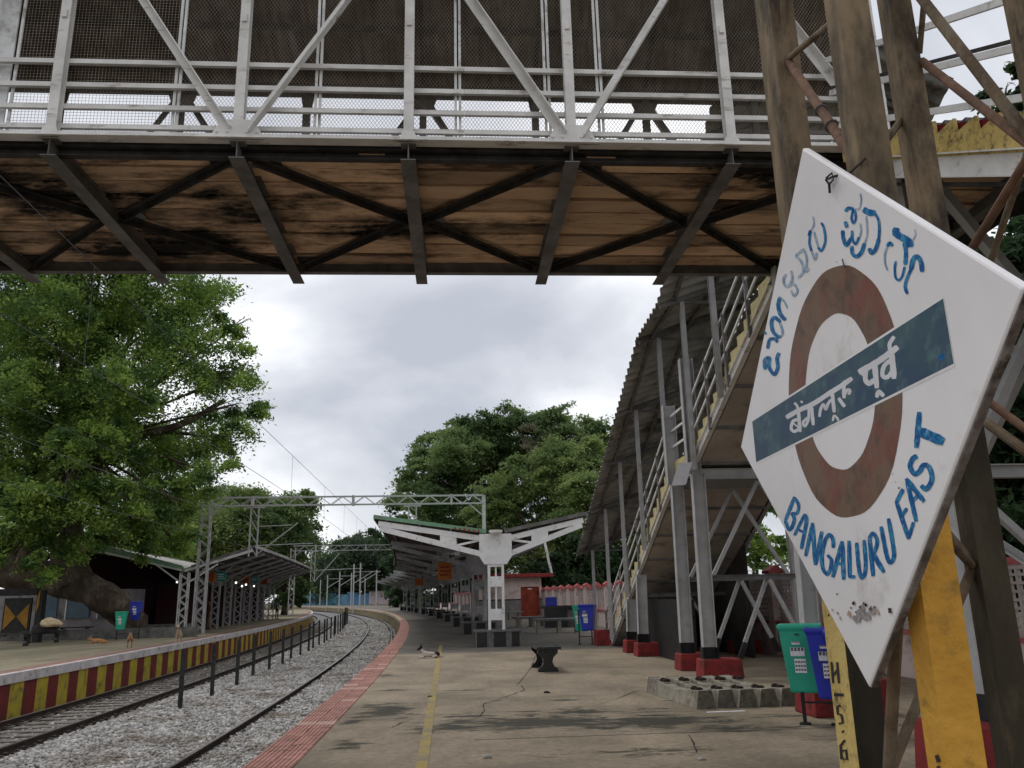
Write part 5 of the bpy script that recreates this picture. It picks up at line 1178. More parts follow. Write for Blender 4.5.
cn = thing('water_counter', 'black granite water counter with grey side beside the pink room', 'counter', Vector((D(563, 616, 41).x, 41, 0)))
q = wl(cn)
t = MB(); t.box(q+Z*.95, (2.2, .8, .12)); t.build('top', granite, cn); t = MB(); t.box(q+Z*.45-Vector((.35, 0, 0)), (1.1, .6, .88)); t.build('base', granite, cn); t = MB(); t.box(q+Z*.45+Vector((.55, 0, 0)), (.7, .5, .88)); t.build('side_block', conc_dk, cn)
t = MB(); t.box((0, 0, .2), (.55, .4, .42)); o = t.build('crate', blue_plastic, bev=.02); o.location = (D(551, 600, 41).x, 41, 1.01); tag(o, 'blue box standing on the black counter', 'crate')
def make_bin(m, name='litter_bin'):
    r = proto(name)
    n = 4; vs = []; prof_ = [(0.0, .30, .24), (.02, .33, .27), (.70, .46, .38), (.74, .50, .42), (.78, .50, .42), (.78, .44, .36), (.10, .30, .24)]
    t = MB()
    for z, a, b in prof_: vs += [(-a/2, -b/2, z), (a/2, -b/2, z), (a/2, b/2, z), (-a/2, b/2, z)]
    fs = [(3, 2, 1, 0)]
    for i in range(len(prof_)-1): fs += [(4*i+j, 4*i+(j+1) % 4, 4*i+4+(j+1) % 4, 4*i+4+j) for j in range(4)]
    fs.append(tuple(4*(len(prof_)-1)+j for j in range(4)))
    t.add(vs, fs); t.build('tub', m, r, bev=.012)
    t = MB()
    for x in (-.03,): t.box((x, -.205, .67), (.05, .02, .012))
    t.build('hinge', black_paint, r, kind='stuff')
    for z, w_, h_, x in ((.57, .09, .035, -.05), (.47, .16, .10, -.04), (.31, .13, .16, -.02)):
        fq = .5*(.27+(.38-.27)*(z-.02)/.68)+.008; sl_ = (.38-.27)/2/.68
        ax = Vector((1, 0, 0)); up = Vector((0, -sl_, 1)).normalized()
        t = MB(); t.obox(Vector((x, -fq-.002, z)), ax*w_/2, Vector((0, .001, 0)), up*h_/2); st_ = t.build('sticker', sticker, r)
        t = MB()
        for k in range(3 if h_ > .1 else 1):
            zz = z+h_*(.28-.28*k); fy = .5*(.27+(.38-.27)*(zz-.02)/.68)+.013
            for q in range(4): t.obox(Vector((x-w_*.36+q*w_*.24, -fy, zz)), ax*w_*.09, Vector((0, .0008, 0)), up*h_*(.06 if h_ > .1 else .2))
        t.build('print', sticker_ink, st_, kind='stuff')
    return r
gb = make_bin(green_plastic); bb_ = make_bin(blue_plastic)
def bins(q, rz, labs, sc=1.0, gap=.5, zb=.30):
    """a black tube stand carrying a green and a blue tub"""
    st = thing('bin_stand', labs[2], 'bin stand', (0, 0, 0)); 
    t = MB()
    for x in (-gap/2-.12, gap/2+.12):
        p_ = MB(); p_.bar((x, .0, 0), (x, .0, zb+.55), .04, .04); p_.box((x, 0, .01), (.12, .12, .02)); p_.build('upright', black_paint, st)
    p_ = MB(); p_.bar((-gap/2-.14, .0, .24), (gap/2+.14, .0, .24), .02, .02); p_.build('cross_bar', black_paint, st)
    p_ = MB(); p_.bar((-gap/2-.14, .0, zb+.5), (gap/2+.14, .0, zb+.5), .03, .03); p_.build('cross_bar', black_paint, st)
    st.location = q; st.rotation_euler = (0, 0, rz); st.scale = (sc,)*3
    return st
# near pair: green, blue and a second blue tub behind
S1 = G(815, 729)
def put_bin(src, lab, u, vtop, y, rz, first=False, sc=1.0):
    c = src if first else copy_tree(src); p_ = D(u, vtop, y); place(c, lab, (p_.x, p_.y, p_.z-.78*sc), rz, 'litter tubs on stands', 'bin', sc); return c
put_bin(gb, 'bright green litter bin with white stickers on a stand, right of the stacked sleepers', 799, 624, 10.2, -.38, True, .98)
put_bin(bb_, 'blue litter bin with stickers between the green bin and the yellow stencilled post', 827, 627, 9.75, -.38, True, .98)
c = put_bin(bb_, 'blue litter bin partly hidden behind the tip of the name board', 846, 630, 9.3, -.30, sc=.95)
st1 = bins((D(815, 640, 9.95).x, 10.05, 0), -.38, ('', '', 'black steel stand under the green and blue bins near the name board'), 1.0, .10)
put_bin(gb, 'green litter bin half behind the blue one near the stair foot', 581.5, 605.5, 27.0, -1.0)
put_bin(bb_, 'blue litter bin on a stand in front of the stair foot', 587, 604.3, 26.4, -.35, sc=1.0)
bins((D(586, 640, 26.5).x, 26.55, 0), -.1, ('', '', 'black steel stand under the bins at the stair foot'), 1.0, .15, .5)
put_bin(gb, 'green litter bin with white print under the big tree trunk on the left platform', 122, 611.5, 38, .25, sc=1.0)
put_bin(bb_, 'blue litter bin mounted higher beside the big tree trunk on the left platform', 137, 601.5, 39, .2, sc=1.05)
bins((D(128, 630, 38.6).x, 38.6, 0), .2, ('', '', 'dark stand under the bins on the left platform'), 1.0, .7, .6)
conc_end = mat('concrete_end', (.17, .155, .125), (.11, .10, .08), 14, .95, bump=.6, bscale=60, dirt=(.07, .065, .05), damt=.4, dscale=10)  # broken ends, darkened in colour where shading leaves the faces too alike
# stacked concrete sleepers
def make_sleeper():
    r = proto('concrete_sleeper'); n = 12; L_ = 2.05; t = MB(); vs = []
    for k in range(n+1):
        y = L_*k/n; c = abs(k/n-.5)*2; h = .17+.05*min(1, max(0, c*1.5-.25)); wt = .075+.012*c; wb = .128
        vs += [(-wb, y, 0), (wb, y, 0), (wt, y, h), (-wt, y, h)]
    fs = [(3, 2, 1, 0), tuple(4*n+j for j in range(4))]
    for k in range(n): fs += [(4*k+j, 4*k+4+j, 4*k+4+(j+1) % 4, 4*k+(j+1) % 4) for j in range(4)]
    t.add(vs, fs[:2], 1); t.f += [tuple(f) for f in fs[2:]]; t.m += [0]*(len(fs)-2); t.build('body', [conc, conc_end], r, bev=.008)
    for y in (.30, 1.55):
        for dy in (-.07, .07):
            t = MB(); t.box((0, y+dy, .222), (.10, .05, .035)); t.box((0, y+dy*1.3, .24), (.05, .04, .02)); t.build('rail_insert', rail_side, r)
    return r
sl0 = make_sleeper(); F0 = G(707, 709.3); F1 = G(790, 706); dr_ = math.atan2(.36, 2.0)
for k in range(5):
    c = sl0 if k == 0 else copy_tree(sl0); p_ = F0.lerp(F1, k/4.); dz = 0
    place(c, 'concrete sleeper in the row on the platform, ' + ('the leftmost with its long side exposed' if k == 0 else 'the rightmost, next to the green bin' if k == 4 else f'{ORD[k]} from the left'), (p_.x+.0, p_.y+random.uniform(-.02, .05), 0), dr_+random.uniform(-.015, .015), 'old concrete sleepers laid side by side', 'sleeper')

# ------------------------------------------------------------------ left platform background things
q = D(14, 640, 37.5); kb = thing('crossed_board', 'black board with yellow bow tie marking at the far left behind a bench', 'board', Vector((q.x, q.y, 0)))
q = wl(kb)
t = MB(); t.box(q+Z*1.15, (1.15, .12, 1.5), .1); t.build('panel', black_paint, kb)
for s_ in (-1, 1):
    t = MB(); t.prism([(0.02*s_, 0), (.5*s_, .55), (.5*s_, -.55)][::s_], q+Z*1.1-Vector((0, .07, 0)), (1, .1, 0), (0, 0, 1), .015); t.build('yellow_triangle', hazard_y, kb)
t = MB(); t.box(q+Z*2.15, (1.7, .5, .3), .1); t.build('top_box', black_paint, kb); t = MB(); t.box(q+Z*1.1+Vector((.95, .1, 0)), (.25, .4, 2.2), .1); t.build('side_post', black_paint, kb)
t = MB(); t.prism([(0, -.5), (.1, -.2), (.1, .5), (0, .2)], q+Z*1.75+Vector((.88, -.12, 0)), (1, 0, 0), (0, 0, 1), .02); t.build('yellow_triangle', hazard_y, kb)
q = D(62, 620, 43.5); cb = thing('wayside_cabin', 'pale grey cabin wall with three blue window panels under the big trunk', 'cabin', Vector((q.x, q.y, 0))); q = wl(cb)
t = MB(); t.box(q+Z*1.15+Vector((-.5, 1, 0)), (7.5, 2, 2.3), .02); t.build('wall', cabin_grey, cb)
for k, (u, w_) in enumerate(((36, .8), (66, 1.15), (92, .5))):
    x = D(u, 620, 42.4).x; t = MB(); t.box(Vector((x, q.y-.03, 1.45)), (w_, .06, 1.1)); wn = t.build('window', glass_blue, cb)
    t = MB(); t.box(Vector((x-w_/2-.04, q.y-.05, 1.45)), (.06, .08, 1.2)); t.build('frame', white_steel, wn)
sk = MB(); q = D(49, 624, 35.0); bm_ = bpy.data.meshes.new('sack')
def blob(name, q, rx, ry, rz_, m, seed=1, lump=.25):
    import bmesh
    b = bmesh.new(); bmesh.ops.create_icosphere(b, subdivisions=3, radius=1); r_ = random.Random(seed); ph = [r_.uniform(0, 6) for _ in range(6)]
    for v in b.verts:
        d = v.co.copy(); k = 1+lump*(math.sin(3*d.x+ph[0])*math.sin(4*d.y+ph[1])*.6+math.sin(7*d.z+ph[2])*.2+math.sin(6*d.x+5*d.z+ph[3])*.25)
        v.co = Vector((d.x*rx*k, d.y*ry*k, max(-rz_*.55, d.z*rz_*k)))
    me = bpy.data.meshes.new(name); b.to_mesh(me); b.free(); me.materials.append(m)
    for p_ in me.polygons: p_.use_smooth = True
    o = bpy.data.objects.new(name, me); COL.objects.link(o); o.location = q; return o
o = blob('cloth_bundle', Vector((D(50, 624, 34).x, 34, .84)), .42, .3, .22, cloth_cream, 3); tag(o, 'cream coloured cloth bundle piled on the dark sack', 'bundle')
o = blob('dark_sack', Vector((D(46, 632, 34.2).x, 34.2, .62)), .52, .35, .30, cloth_dark, 5); tag(o, 'dark sack on the bench beneath the cream bundle', 'sack')
# coloured boundary wall far down the line
fw_ = thing('mural_wall', 'blue and green painted wall at the far end of the line', 'wall', Vector((D(345, 600, 285).x, 285, 0)))
def far_panel(u0, u1, y, z0, z1, m, nm):
    x0, x1 = D(u0, 600, y).x, D(u1, 600, y).x; t = MB(); t.box(Vector(((x0+x1)/2, y, (z0+z1)/2)), (x1-x0, .4, z1-z0)); t.build(nm, m, fw_)
for k in range(12): far_panel(303+k*5.5, 303+k*5.5+5.4, 285+k*.0, -1, 3.6+.5*math.sin(k*1.7), mural_blue, 'painted_panel')
far_panel(369, 388.5, 285, -1, 4.2, mat('wall_pinkish', (.55, .45, .46), (.45, .37, .38), .3, .85), 'pale_panel')
far_panel(389, 440, 286, -1, 3.0, grey_dado, 'grey_panel')
# ------------------------------------------------------------------ trees
def leaves(name, blobs, per, leaf, m, parent, flat=.55, pads=13, spread=1.0):
    """blobs: (centre, radius, weight). Leaf clusters lie in flattened pads through each blob"""
    Vs = []
    for (c, r, wgt) in blobs:
        npad = max(3, int(pads*wgt)); d = RNG.normal(size=(npad, 3)); d /= np.linalg.norm(d, axis=1)[:, None]
        rad = r*(.35+.65*RNG.random((npad, 1))**.6); pc = np.array(c)[None]+d*rad*np.array([1, 1, .8])
        n_ = int(per*wgt/npad)
        pr = r*(.22+.25*RNG.random(npad))*spread
        for k in range(npad):
            q = RNG.normal(size=(n_, 3))*np.array([1, 1, flat*.6])*pr[k]*.62
            q[:, 2] += q[:, 0]*RNG.normal(0, .28)+q[:, 1]*RNG.normal(0, .28); q[:, 2] -= .25*np.hypot(q[:, 0], q[:, 1])**2/pr[k]*.6
            Vs.append(pc[k]+q)
    P = np.concatenate(Vs); n = len(P)
    nrm = RNG.normal(size=(n, 3))*.75+np.array([0, 0, .9]); nrm /= np.linalg.norm(nrm, axis=1)[:, None]
    a = RNG.normal(size=(n, 3)); a -= (a*nrm).sum(1)[:, None]*nrm; a /= np.linalg.norm(a, axis=1)[:, None]; b = np.cross(nrm, a)
    s_ = leaf*(.6+.8*RNG.random((n, 1)))
    V = np.stack([P-a*s_*.5, P+b*s_*.24-a*s_*.05, P+a*s_*.5-nrm*s_*.12, P-b*s_*.24-a*s_*.05], 1).reshape(-1, 3)
    F = np.arange(4*n).reshape(-1, 4)
    return npmesh(name, V, F, m, parent, kind='stuff')
def smooth_path(P, k=5):
    Q = []
    for i in range(len(P)-1):
        p0, p1, p2, p3 = P[max(i-1, 0)], P[i], P[i+1], P[min(i+2, len(P)-1)]
        for s_ in range(k):
            u = s_/k; Q.append(.5*((2*p1)+(p2-p0)*u+(2*p0-5*p1+4*p2-p3)*u*u+(3*p1-p0-3*p2+p3)*u**3))
    Q.append(P[-1]); return Q
def limb(mb, P, r0, r1, n=8, rough=.0, wob=.0):
    Q = smooth_path(P, 4); k = len(Q); b = len(mb.v)
    if wob: Q = [q+Vector((random.gauss(0, wob), random.gauss(0, wob), random.gauss(0, wob))) if 0 < i < k-1 else q for i, q in enumerate(Q)]
    mb.tube(Q, [r0+(r1-r0)*(i/(k-1)) for i in range(k)], n)
    if rough:
        for i in range(b, len(mb.v)):
            c = Q[min((i-b)//n, k-1)]; v = Vector(mb.v[i]); d = v-c; a_ = (i-b) % n
            v = c+d*(1+rough*math.sin(a_*2.1+((i-b)//n)*.9)+random.uniform(-rough, rough)*.6); mb.v[i] = tuple(v)
def px(u, v, y): return D(u, v, y)
def tree(name, label, base, crown_px, y, m, per=4000, leaf=.22, trunk=None, r0=.5, twigs=True, group=None, twm=None, pads=13, flat=.55, seed=1, spread=1.0, twn=1):
    random.seed(seed); r = thing(name, label, 'tree', base, group)
    bl = []
    for e_ in crown_px:
        u, v, rp_ = e_[:3]; dy = e_[3] if len(e_) > 3 else random.uniform(-.06, .06)*y; yy = y+dy
        rm = rp_/FPX*yy*1.08; bl.append((D(u, v, yy), rm, (rp_/50.)**2 if y < 60 else (rp_/30.)**2))
    leaves('crown', bl, per, leaf, m, r, pads=pads, flat=flat, spread=spread)
    t = MB(); top = Vector(base)
    if trunk: 
        for (P, a, b_) in trunk: limb(t, P, a, b_, 12, .09)
        top = trunk[0][0][-1]
    else:
        c_ = sum((b_[0] for b_ in bl), Vector())/len(bl); top = Vector((base[0]*.6+c_.x*.4, base[1]*.6+c_.y*.4, c_.z*.55)); limb(t, [Vector(base), (Vector(base)+top)/2+Vector((random.uniform(-.3, .3), 0, 0)), top], r0, r0*.6, 10, .08)
    t.build('trunk', twm or trunk_m, r, smooth=True)
    t = MB()
    for (c, rm, w_) in bl:
        for q in range(twn):
            e_ = c+Vector((random.uniform(-.4, .4), random.uniform(-.4, .4), random.uniform(-.3, .2)))*rm; mid = top.lerp(e_, .5)+Vector((random.uniform(-1, 1), random.uniform(-1, 1), random.uniform(-.3, 1)))*rm*.35
            limb(t, [top, mid, e_], r0*.30/math.sqrt(twn), r0*.05, 6, 0, rm*.03)
            for z in range(4 if twigs else 0):
                f = e_+Vector((random.uniform(-.6, .6), random.uniform(-.6, .6), random.uniform(-.5, .3)))*rm; limb(t, [mid.lerp(e_, .4+.15*z), (e_+f)/2+Vector((0, 0, .1*rm)), f], r0*.08, r0*.02, 5, 0, rm*.02)
    t.build('branches', twm or trunk_m, r, smooth=True, kind='stuff')
    return r
YT = 40.
big = [(20, 215, 55), (95, 222, 55), (165, 230, 50), (30, 290, 55), (95, 285, 55), (165, 290, 50), (215, 300, 34), (238, 322, 20), (10, 350, 50), (65, 345, 55), (130, 350, 50), (190, 355, 45), (228, 372, 32), (245, 405, 20), (20, 420, 50, -3), (80, 412, 50, -2), (140, 425, 48), (198, 432, 42), (232, 440, 24), (20, 480, 42, -3), (75, 465, 40, 2), (125, 478, 36), (170, 485, 38), (212, 478, 24), (8, 530, 30, -4), (150, 528, 26), (182, 520, 26), (178, 552, 15), (152, 553, 14), (48, 545, 22, -4), (62, 565, 18, -4), (30, 570, 18, -5), (90, 520, 30, -4), (60, 500, 34, -5), (105, 490, 30, -4), (20, 505, 34, -5), (115, 545, 18, -3), (5, 555, 20, -5), (90, 440, 36, -5), (30, 390, 36, -5), (120, 385, 34, -5), (60, 310, 34, -5), (165, 500, 26, -3), (140, 515, 24, -3)]
bp_ = px(130, 612, YT); bp_.z = 0
trk = [([px(76, 585, YT), px(68, 555, YT), px(72, 520, YT), px(80, 495, YT+.5), px(75, 440, YT+1)], .85, .38),
       ([px(138, 626, YT+2), px(122, 613, YT+1), px(108, 600, YT), px(80, 585, YT), px(48, 577, YT), px(14, 570, YT), px(-30, 560, YT)], .62, .85),
       ([px(30, 575, YT), px(28, 530, YT), px(35, 470, YT+1), px(20, 400, YT+1.5)], .75, .3),
       ([px(72, 510, YT), px(95, 470, YT), px(130, 440, YT-.5), px(180, 425, YT-.5), px(225, 400, YT)], .38, .10),
       ([px(75, 450, YT+1), px(62, 390, YT+1), px(70, 330, YT+1), px(45, 290, YT+1)], .34, .14),
       ([px(68, 380, YT+1), px(92, 340, YT), px(85, 300, YT)], .25, .1), ([px(100, 465, YT), px(150, 450, YT+1), px(185, 470, YT+1)], .2, .06), ([px(62, 400, YT+1), px(20, 350, YT), px(-10, 330, YT)], .25, .1)]
T1 = tree('rain_tree', 'huge old leaning tree on the left platform with thick mottled trunk and bright green crown', (bp_.x, YT, 0), big, YT, leaf1, per=9500, leaf=.19, trunk=trk, r0=.42, pads=26, seed=4, flat=.85)
tree('rain_tree', 'darker green tree crown behind the huge leaning tree at far left', (px(60, 600, 52).x, 52, 0), [(0, 320, 40), (50, 400, 40), (110, 420, 34), (10, 460, 45), (60, 500, 40), (130, 300, 40), (175, 450, 30), (20, 540, 36), (200, 330, 20)], 52, leaf3, per=5000, leaf=.3, r0=.6, seed=5, pads=22)
tree('bushy_tree', 'light green bushy tree behind the left canopy, just right of the big leaning tree', (px(215, 600, 92).x, 92, 0), [(200, 508, 26), (228, 505, 24), (252, 502, 20), (215, 530, 30), (185, 535, 26), (245, 528, 26), (220, 560, 28), (250, 555, 24), (190, 565, 24), (165, 530, 24), (170, 560, 24)], 92, leaf_olive, per=9000, leaf=.40, r0=.5, seed=6, pads=34, spread=1.1, flat=.9)
tree('bushy_tree', 'dark dense tree rising over the end of the left canopy', (px(285, 600, 97).x, 97, 0), [(268, 506, 20), (289, 506, 20), (299, 520, 17), (275, 528, 26), (294, 545, 22), (268, 552, 24), (297, 568, 18), (280, 575, 22), (303, 500, 10), (306, 540, 10), (284, 535, 24), (304, 588, 9), (245, 585, 16), (262, 590, 14), (280, 594, 12), (298, 598, 9), (225, 590, 16)], 97, leaf2, per=11000, leaf=.40, r0=.45, seed=7, pads=36, spread=1.1, flat=.9)
tree('bushy_tree', 'bright green bushes and low tree seen under the big crown, behind the green canopy edge', (px(120, 600, 75).x, 75, 0), [(100, 540, 26), (130, 530, 26), (160, 525, 25), (85, 560, 22), (125, 560, 22), (155, 560, 22), (175, 555, 18)], 75, leaf1, per=7500, leaf=.34, r0=.3, seed=8, spread=1.1, pads=30, flat=.9)
tree('roadside_tree', 'small dark tree at the far end of the left platform', (px(290, 604, 150).x, 150, 0), [(296, 580, 12), (280, 588, 12), (306, 592, 7)], 150, leaf2, per=4000, leaf=.6, r0=.3, seed=9)
RT = 78.
tree('rain_tree', 'tall dark green tree with a domed crown behind the near canopy', (px(500, 600, RT+6).x, RT+6, 0), [(470, 430, 20), (498, 424, 19), (527, 421, 19), (556, 423, 19), (585, 430, 19), (440, 440, 18), (425, 455, 16), (455, 450, 24), (492, 440, 26), (415, 478, 18), (445, 480, 26), (480, 470, 26), (403, 500, 14), (425, 505, 22), (455, 512, 26), (400, 518, 8), (430, 530, 16), (606, 434, 14), (490, 505, 25), (540, 438, 24), (572, 442, 22), (520, 460, 24), (560, 470, 24), (600, 450, 18)], RT+6, leaf2, per=11500, leaf=.36, r0=.7, seed=10, pads=34, spread=1.1)
tree('rain_tree', 'olive green tree with many bare grey branches, in front of the dark domed one', (px(560, 600, RT-6).x, RT-6, 0), [(520, 478, 24), (555, 462, 26), (592, 455, 24), (615, 470, 20), (500, 500, 22), (540, 500, 26), (580, 492, 26), (612, 510, 24), (480, 520, 18), (515, 530, 22), (560, 530, 24), (600, 540, 24), (640, 520, 24), (640, 560, 24), (470, 548, 20), (500, 555, 22), (535, 558, 22), (570, 562, 22), (600, 570, 22), (520, 540, 22), (560, 545, 22)], RT-6, leaf_olive, per=9000, leaf=.32, r0=.6, seed=11, pads=34, flat=.45, twm=mat('bark_grey', (.16, .13, .105), (.10, .08, .065), 3, .95), twn=3)
tree('rain_tree', 'brownish half bare upper crown on the right of the domed tree', (px(548, 600, RT+2).x, RT+2, 0), [(530, 440, 16), (556, 438, 18), (578, 446, 15), (545, 452, 15)], RT+2, leaf_brown, per=4500, leaf=.3, r0=.5, seed=12, twm=MT['bark_grey'], twn=4)
far = [(312, 590, 18), (320, 578, 18), (318, 568, 14), (330, 556, 16), (345, 560, 20), (365, 558, 20), (385, 562, 20), (330, 590, 18), (350, 580, 20), (400, 580, 20), (415, 590, 18), (375, 585, 20), (322, 583, 14), (330, 568, 14), (345, 545, 11), (362, 540, 12), (378, 540, 12), (395, 545, 12), (342, 556, 12), (356, 548, 13), (372, 546, 12), (388, 552, 14), (340, 576, 14), (358, 568, 16), (378, 570, 16), (398, 574, 16), (352, 588, 12), (372, 588, 12), (392, 590, 12), (410, 560, 12), (412, 585, 14)]
tree('hill_trees', 'dark rounded trees far away beyond the blue painted wall', (px(365, 600, 300).x, 300, -1), far, 300, leaf_far, per=8000, leaf=1.2, r0=1.0, twigs=False, seed=13, pads=30, spread=1.15, flat=.9)
tree('roadside_tree', 'dark tree row far behind the canopy columns beyond the boundary wall', (px(470, 600, 150).x, 150, 0), [(u, v, 15) for u in range(400, 545, 16) for v in (568, 585, 597)], 150, leaf3, per=5200, leaf=.7, r0=.4, seed=19, pads=22, flat=.9, twigs=False)
# trees beyond the boundary wall
tree('roadside_tree', 'very dark trees behind the boundary wall between the pink room and the stair', (px(600, 590, 66).x, 66, 0), [(550, 568, 16), (572, 562, 18), (596, 565, 18), (622, 565, 20), (560, 585, 14), (590, 588, 14), (615, 590, 16), (645, 590, 20), (670, 575, 22), (690, 595, 20), (640, 610, 16), (665, 612, 16), (590, 545, 14)], 66, leaf3, per=9000, leaf=.4, r0=.4, seed=14, spread=1.2, pads=26, flat=.9)
tree('roadside_tree', 'leafy tree seen through the stair trestle left of the name board', (px(760, 600, 42).x, 42, 0), [(735, 530, 26), (765, 545, 28), (790, 560, 30), (745, 565, 26), (770, 500, 26), (730, 590, 24), (700, 600, 22), (780, 595, 24)], 42, leaf1, per=7500, leaf=.24, r0=.3, seed=15, pads=24)
tree('roadside_tree', 'dark foliage behind the mast legs at the right edge of the picture', (12.5, 19, 0), [(985, 265, 45), (1035, 255, 60), (935, 290, 40), (960, 330, 70), (1030, 330, 80), (980, 430, 80), (1060, 450, 80), (960, 520, 70), (1030, 540, 80), (900, 330, 50), (880, 420, 60), (900, 520, 60), (850, 560, 50)], 19, leaf3, per=2600, leaf=.24, r0=.35, seed=16)
tree('roadside_tree', 'feathery dark tree crown against the sky at the upper right', (14.5, 21, 0), [(1002, 92, 24, 0), (1015, 72, 16, 0), (1030, 120, 35, 0), (1005, 130, 18, 0), (1050, 80, 30, 0)], 21, leaf3, per=5000, leaf=.2, r0=.25, seed=17, pads=9)
bsh = [(px(700+k*22, 600, 30+k*1.0), 1.2) for k in range(12)]

# ------------------------------------------------------------------ animals and people
def skinned(name, chains, m, parent=None, sub=2, root=0):
    """chains: list of [(point, radius), ...]; first point of later chains may be an index into the vertex list to branch"""
    vs, es, rs_ = [], [], []
    for ch in chains:
        prev = None
        for q in ch:
            if isinstance(q, int): prev = q; continue
            vs.append(q[0]); rs_.append(q[1]); i = len(vs)-1
            if prev is not None: es.append((prev, i))
            prev = i
    me = bpy.data.meshes.new(name); me.from_pydata([tuple(v) for v in vs], es, []); me.materials.append(m); me.update()
    o = bpy.data.objects.new(name, me); COL.objects.link(o)
    if parent: o.parent = parent; WL[o.name] = wl(parent)
    sk_ = o.modifiers.new('skin', 'SKIN'); sk_.use_smooth_shade = True
    if not me.skin_vertices: me.attributes.new
    for i, sv in enumerate(me.skin_vertices[0].data if me.skin_vertices else []):
        r = rs_[i]; sv.radius = r if isinstance(r, tuple) else (r, r); sv.use_root = (i == root)
    sb = o.modifiers.new('subsurf', 'SUBSURF'); sb.levels = sub; sb.render_levels = sub
    return o
def skin_obj(name, chains, m, parent=None, sub=2):
    import bmesh
    vs, es, rs_ = [], [], []
    for ch in chains:
        prev = None
        for q in ch:
            if isinstance(q, int): prev = q; continue
            vs.append(q[0]); rs_.append(q[1]); i = len(vs)-1
            if prev is not None: es.append((prev, i))
            prev = i
    b = bmesh.new(); lay = b.verts.layers.skin.verify(); bv = []
    for i, v in enumerate(vs):
        x = b.verts.new(v); r = rs_[i]; x[lay].radius = r if isinstance(r, tuple) else (r, r); x[lay].use_root = (i == 0); bv.append(x)
    for a, c in es: b.edges.new((bv[a], bv[c]))
    me = bpy.data.meshes.new(name); b.to_mesh(me); b.free(); me.materials.append(m)
    o = bpy.data.objects.new(name, me); COL.objects.link(o)
    if parent: o.parent = parent; WL[o.name] = wl(parent)
    k = o.modifiers.new('skin', 'SKIN'); k.use_smooth_shade = True
    sb = o.modifiers.new('subsurf', 'SUBSURF'); sb.levels = sub; sb.render_levels = sub
    # bake to a plain mesh
    dg = bpy.context.evaluated_depsgraph_get(); dg.update(); ev = o.evaluated_get(dg); nm = bpy.data.meshes.new_from_object(ev); nm.materials.clear(); nm.materials.append(m)
    o.modifiers.clear(); o.data = nm
    for p_ in nm.polygons: p_.use_smooth = True
    return o
V3 = lambda x, y, z: Vector((x, y, z))
def dog_standing(m, head_up=.12):
    """faces +X, about 0.55 m at the shoulder"""
    r = proto('dog')
    ch = [[(V3(-.27, 0, .46), .085), (V3(-.15, 0, .45), .082), (V3(0, 0, .44), .10), (V3(.14, 0, .44), .115), (V3(.23, 0, .49), .09), (V3(.32, 0, .57+head_up*.5), .062), (V3(.38, 0, .62+head_up), .062), (V3(.45, 0, .61+head_up), .048), (V3(.53, 0, .585+head_up), .028)],
          [0, (V3(-.34, .0, .50), .022), (V3(-.42, .01, .56), .017), (V3(-.44, .02, .64), .012)]]
    for s_ in (-1, 1):
        ch.append([0, (V3(-.26, s_*.075, .38), .062), (V3(-.20, s_*.085, .27), .042), (V3(-.30, s_*.085, .15), .022), (V3(-.285, s_*.085, .04), .02), (V3(-.25, s_*.085, .018), .02)])
        ch.append([3, (V3(.16, s_*.075, .36), .05), (V3(.13, s_*.08, .25), .03), (V3(.155, s_*.08, .13), .021), (V3(.15, s_*.08, .04), .019), (V3(.18, s_*.08, .018), .02)])
        ch.append([6, (V3(.355, s_*.045, .68+head_up), .022), (V3(.35, s_*.06, .72+head_up), .008)])
    skin_obj('body', ch, m, r, 2)
    for s_ in (-1, 1):
        t = MB(); t.tube([V3(.432, s_*.034, .635+head_up), V3(.437, s_*.041, .636+head_up)], .009, 6); t.build('eye', fur_black, r)
    t = MB(); t.tube([V3(.55, 0, .59+head_up), V3(.562, 0, .588+head_up)], .014, 6); t.build('nose', fur_black, r)
    return r
def dog_lying(m, mh, head_up=True):
    """lies on the ground along X, head at +X"""
    r = proto('dog')
    hz = .30 if head_up else .09
    ch = [[(V3(-.26, 0, .11), .10), (V3(-.12, 0, .12), .095), (V3(.02, 0, .125), .10), (V3(.15, 0, .13), .10), (V3(.24, 0, .13+hz*.22), .07), (V3(.30, 0, .11+hz*.55), .055), (V3(.35, -.005, .125+hz*.68), .05)],
          [0, (V3(-.36, -.03, .06), .025), (V3(-.44, -.10, .03), .016), (V3(-.48, -.18, .025), .012)],
          [0, (V3(-.22, -.09, .08), .07), (V3(-.08, -.15, .06), .04), (V3(-.16, -.24, .03), .022), (V3(-.05, -.29, .022), .02)],
          [0, (V3(-.24, .08, .07), .06), (V3(-.12, .14, .05), .035), (V3(-.2, .2, .025), .02)],
          [3, (V3(.2, -.07, .08), .04), (V3(.22, -.1, .03), .026), (V3(.36, -.11, .022), .02), (V3(.44, -.11, .02), .02)],
          [3, (V3(.2, .07, .08), .04), (V3(.24, .1, .03), .026), (V3(.38, .09, .022), .02), (V3(.46, .08, .02), .02)]]
    skin_obj('body', ch, m, r, 2)
    hc = [[(V3(.30, 0, .13+hz*.62), .055), (V3(.36, -.01, .13+hz*.74), .058), (V3(.43, -.03, .12+hz*.68), .04), (V3(.50, -.05, .105+hz*.62), .024)]]
    for s_ in (-1, 1): hc.append([1, (V3(.34, s_*.045, .19+hz*.8), .025), (V3(.335, s_*.06, .245+hz*.8), .008)])
    skin_obj('head', hc, mh, r, 2)
    t = MB(); t.tube([V3(.515, -.055, .11+hz*.62), V3(.527, -.058, .11+hz*.62)], .012, 6); t.build('nose', fur_black, r)
    return r
d1 = dog_lying(fur_white, fur_black); q = G(429, 658)
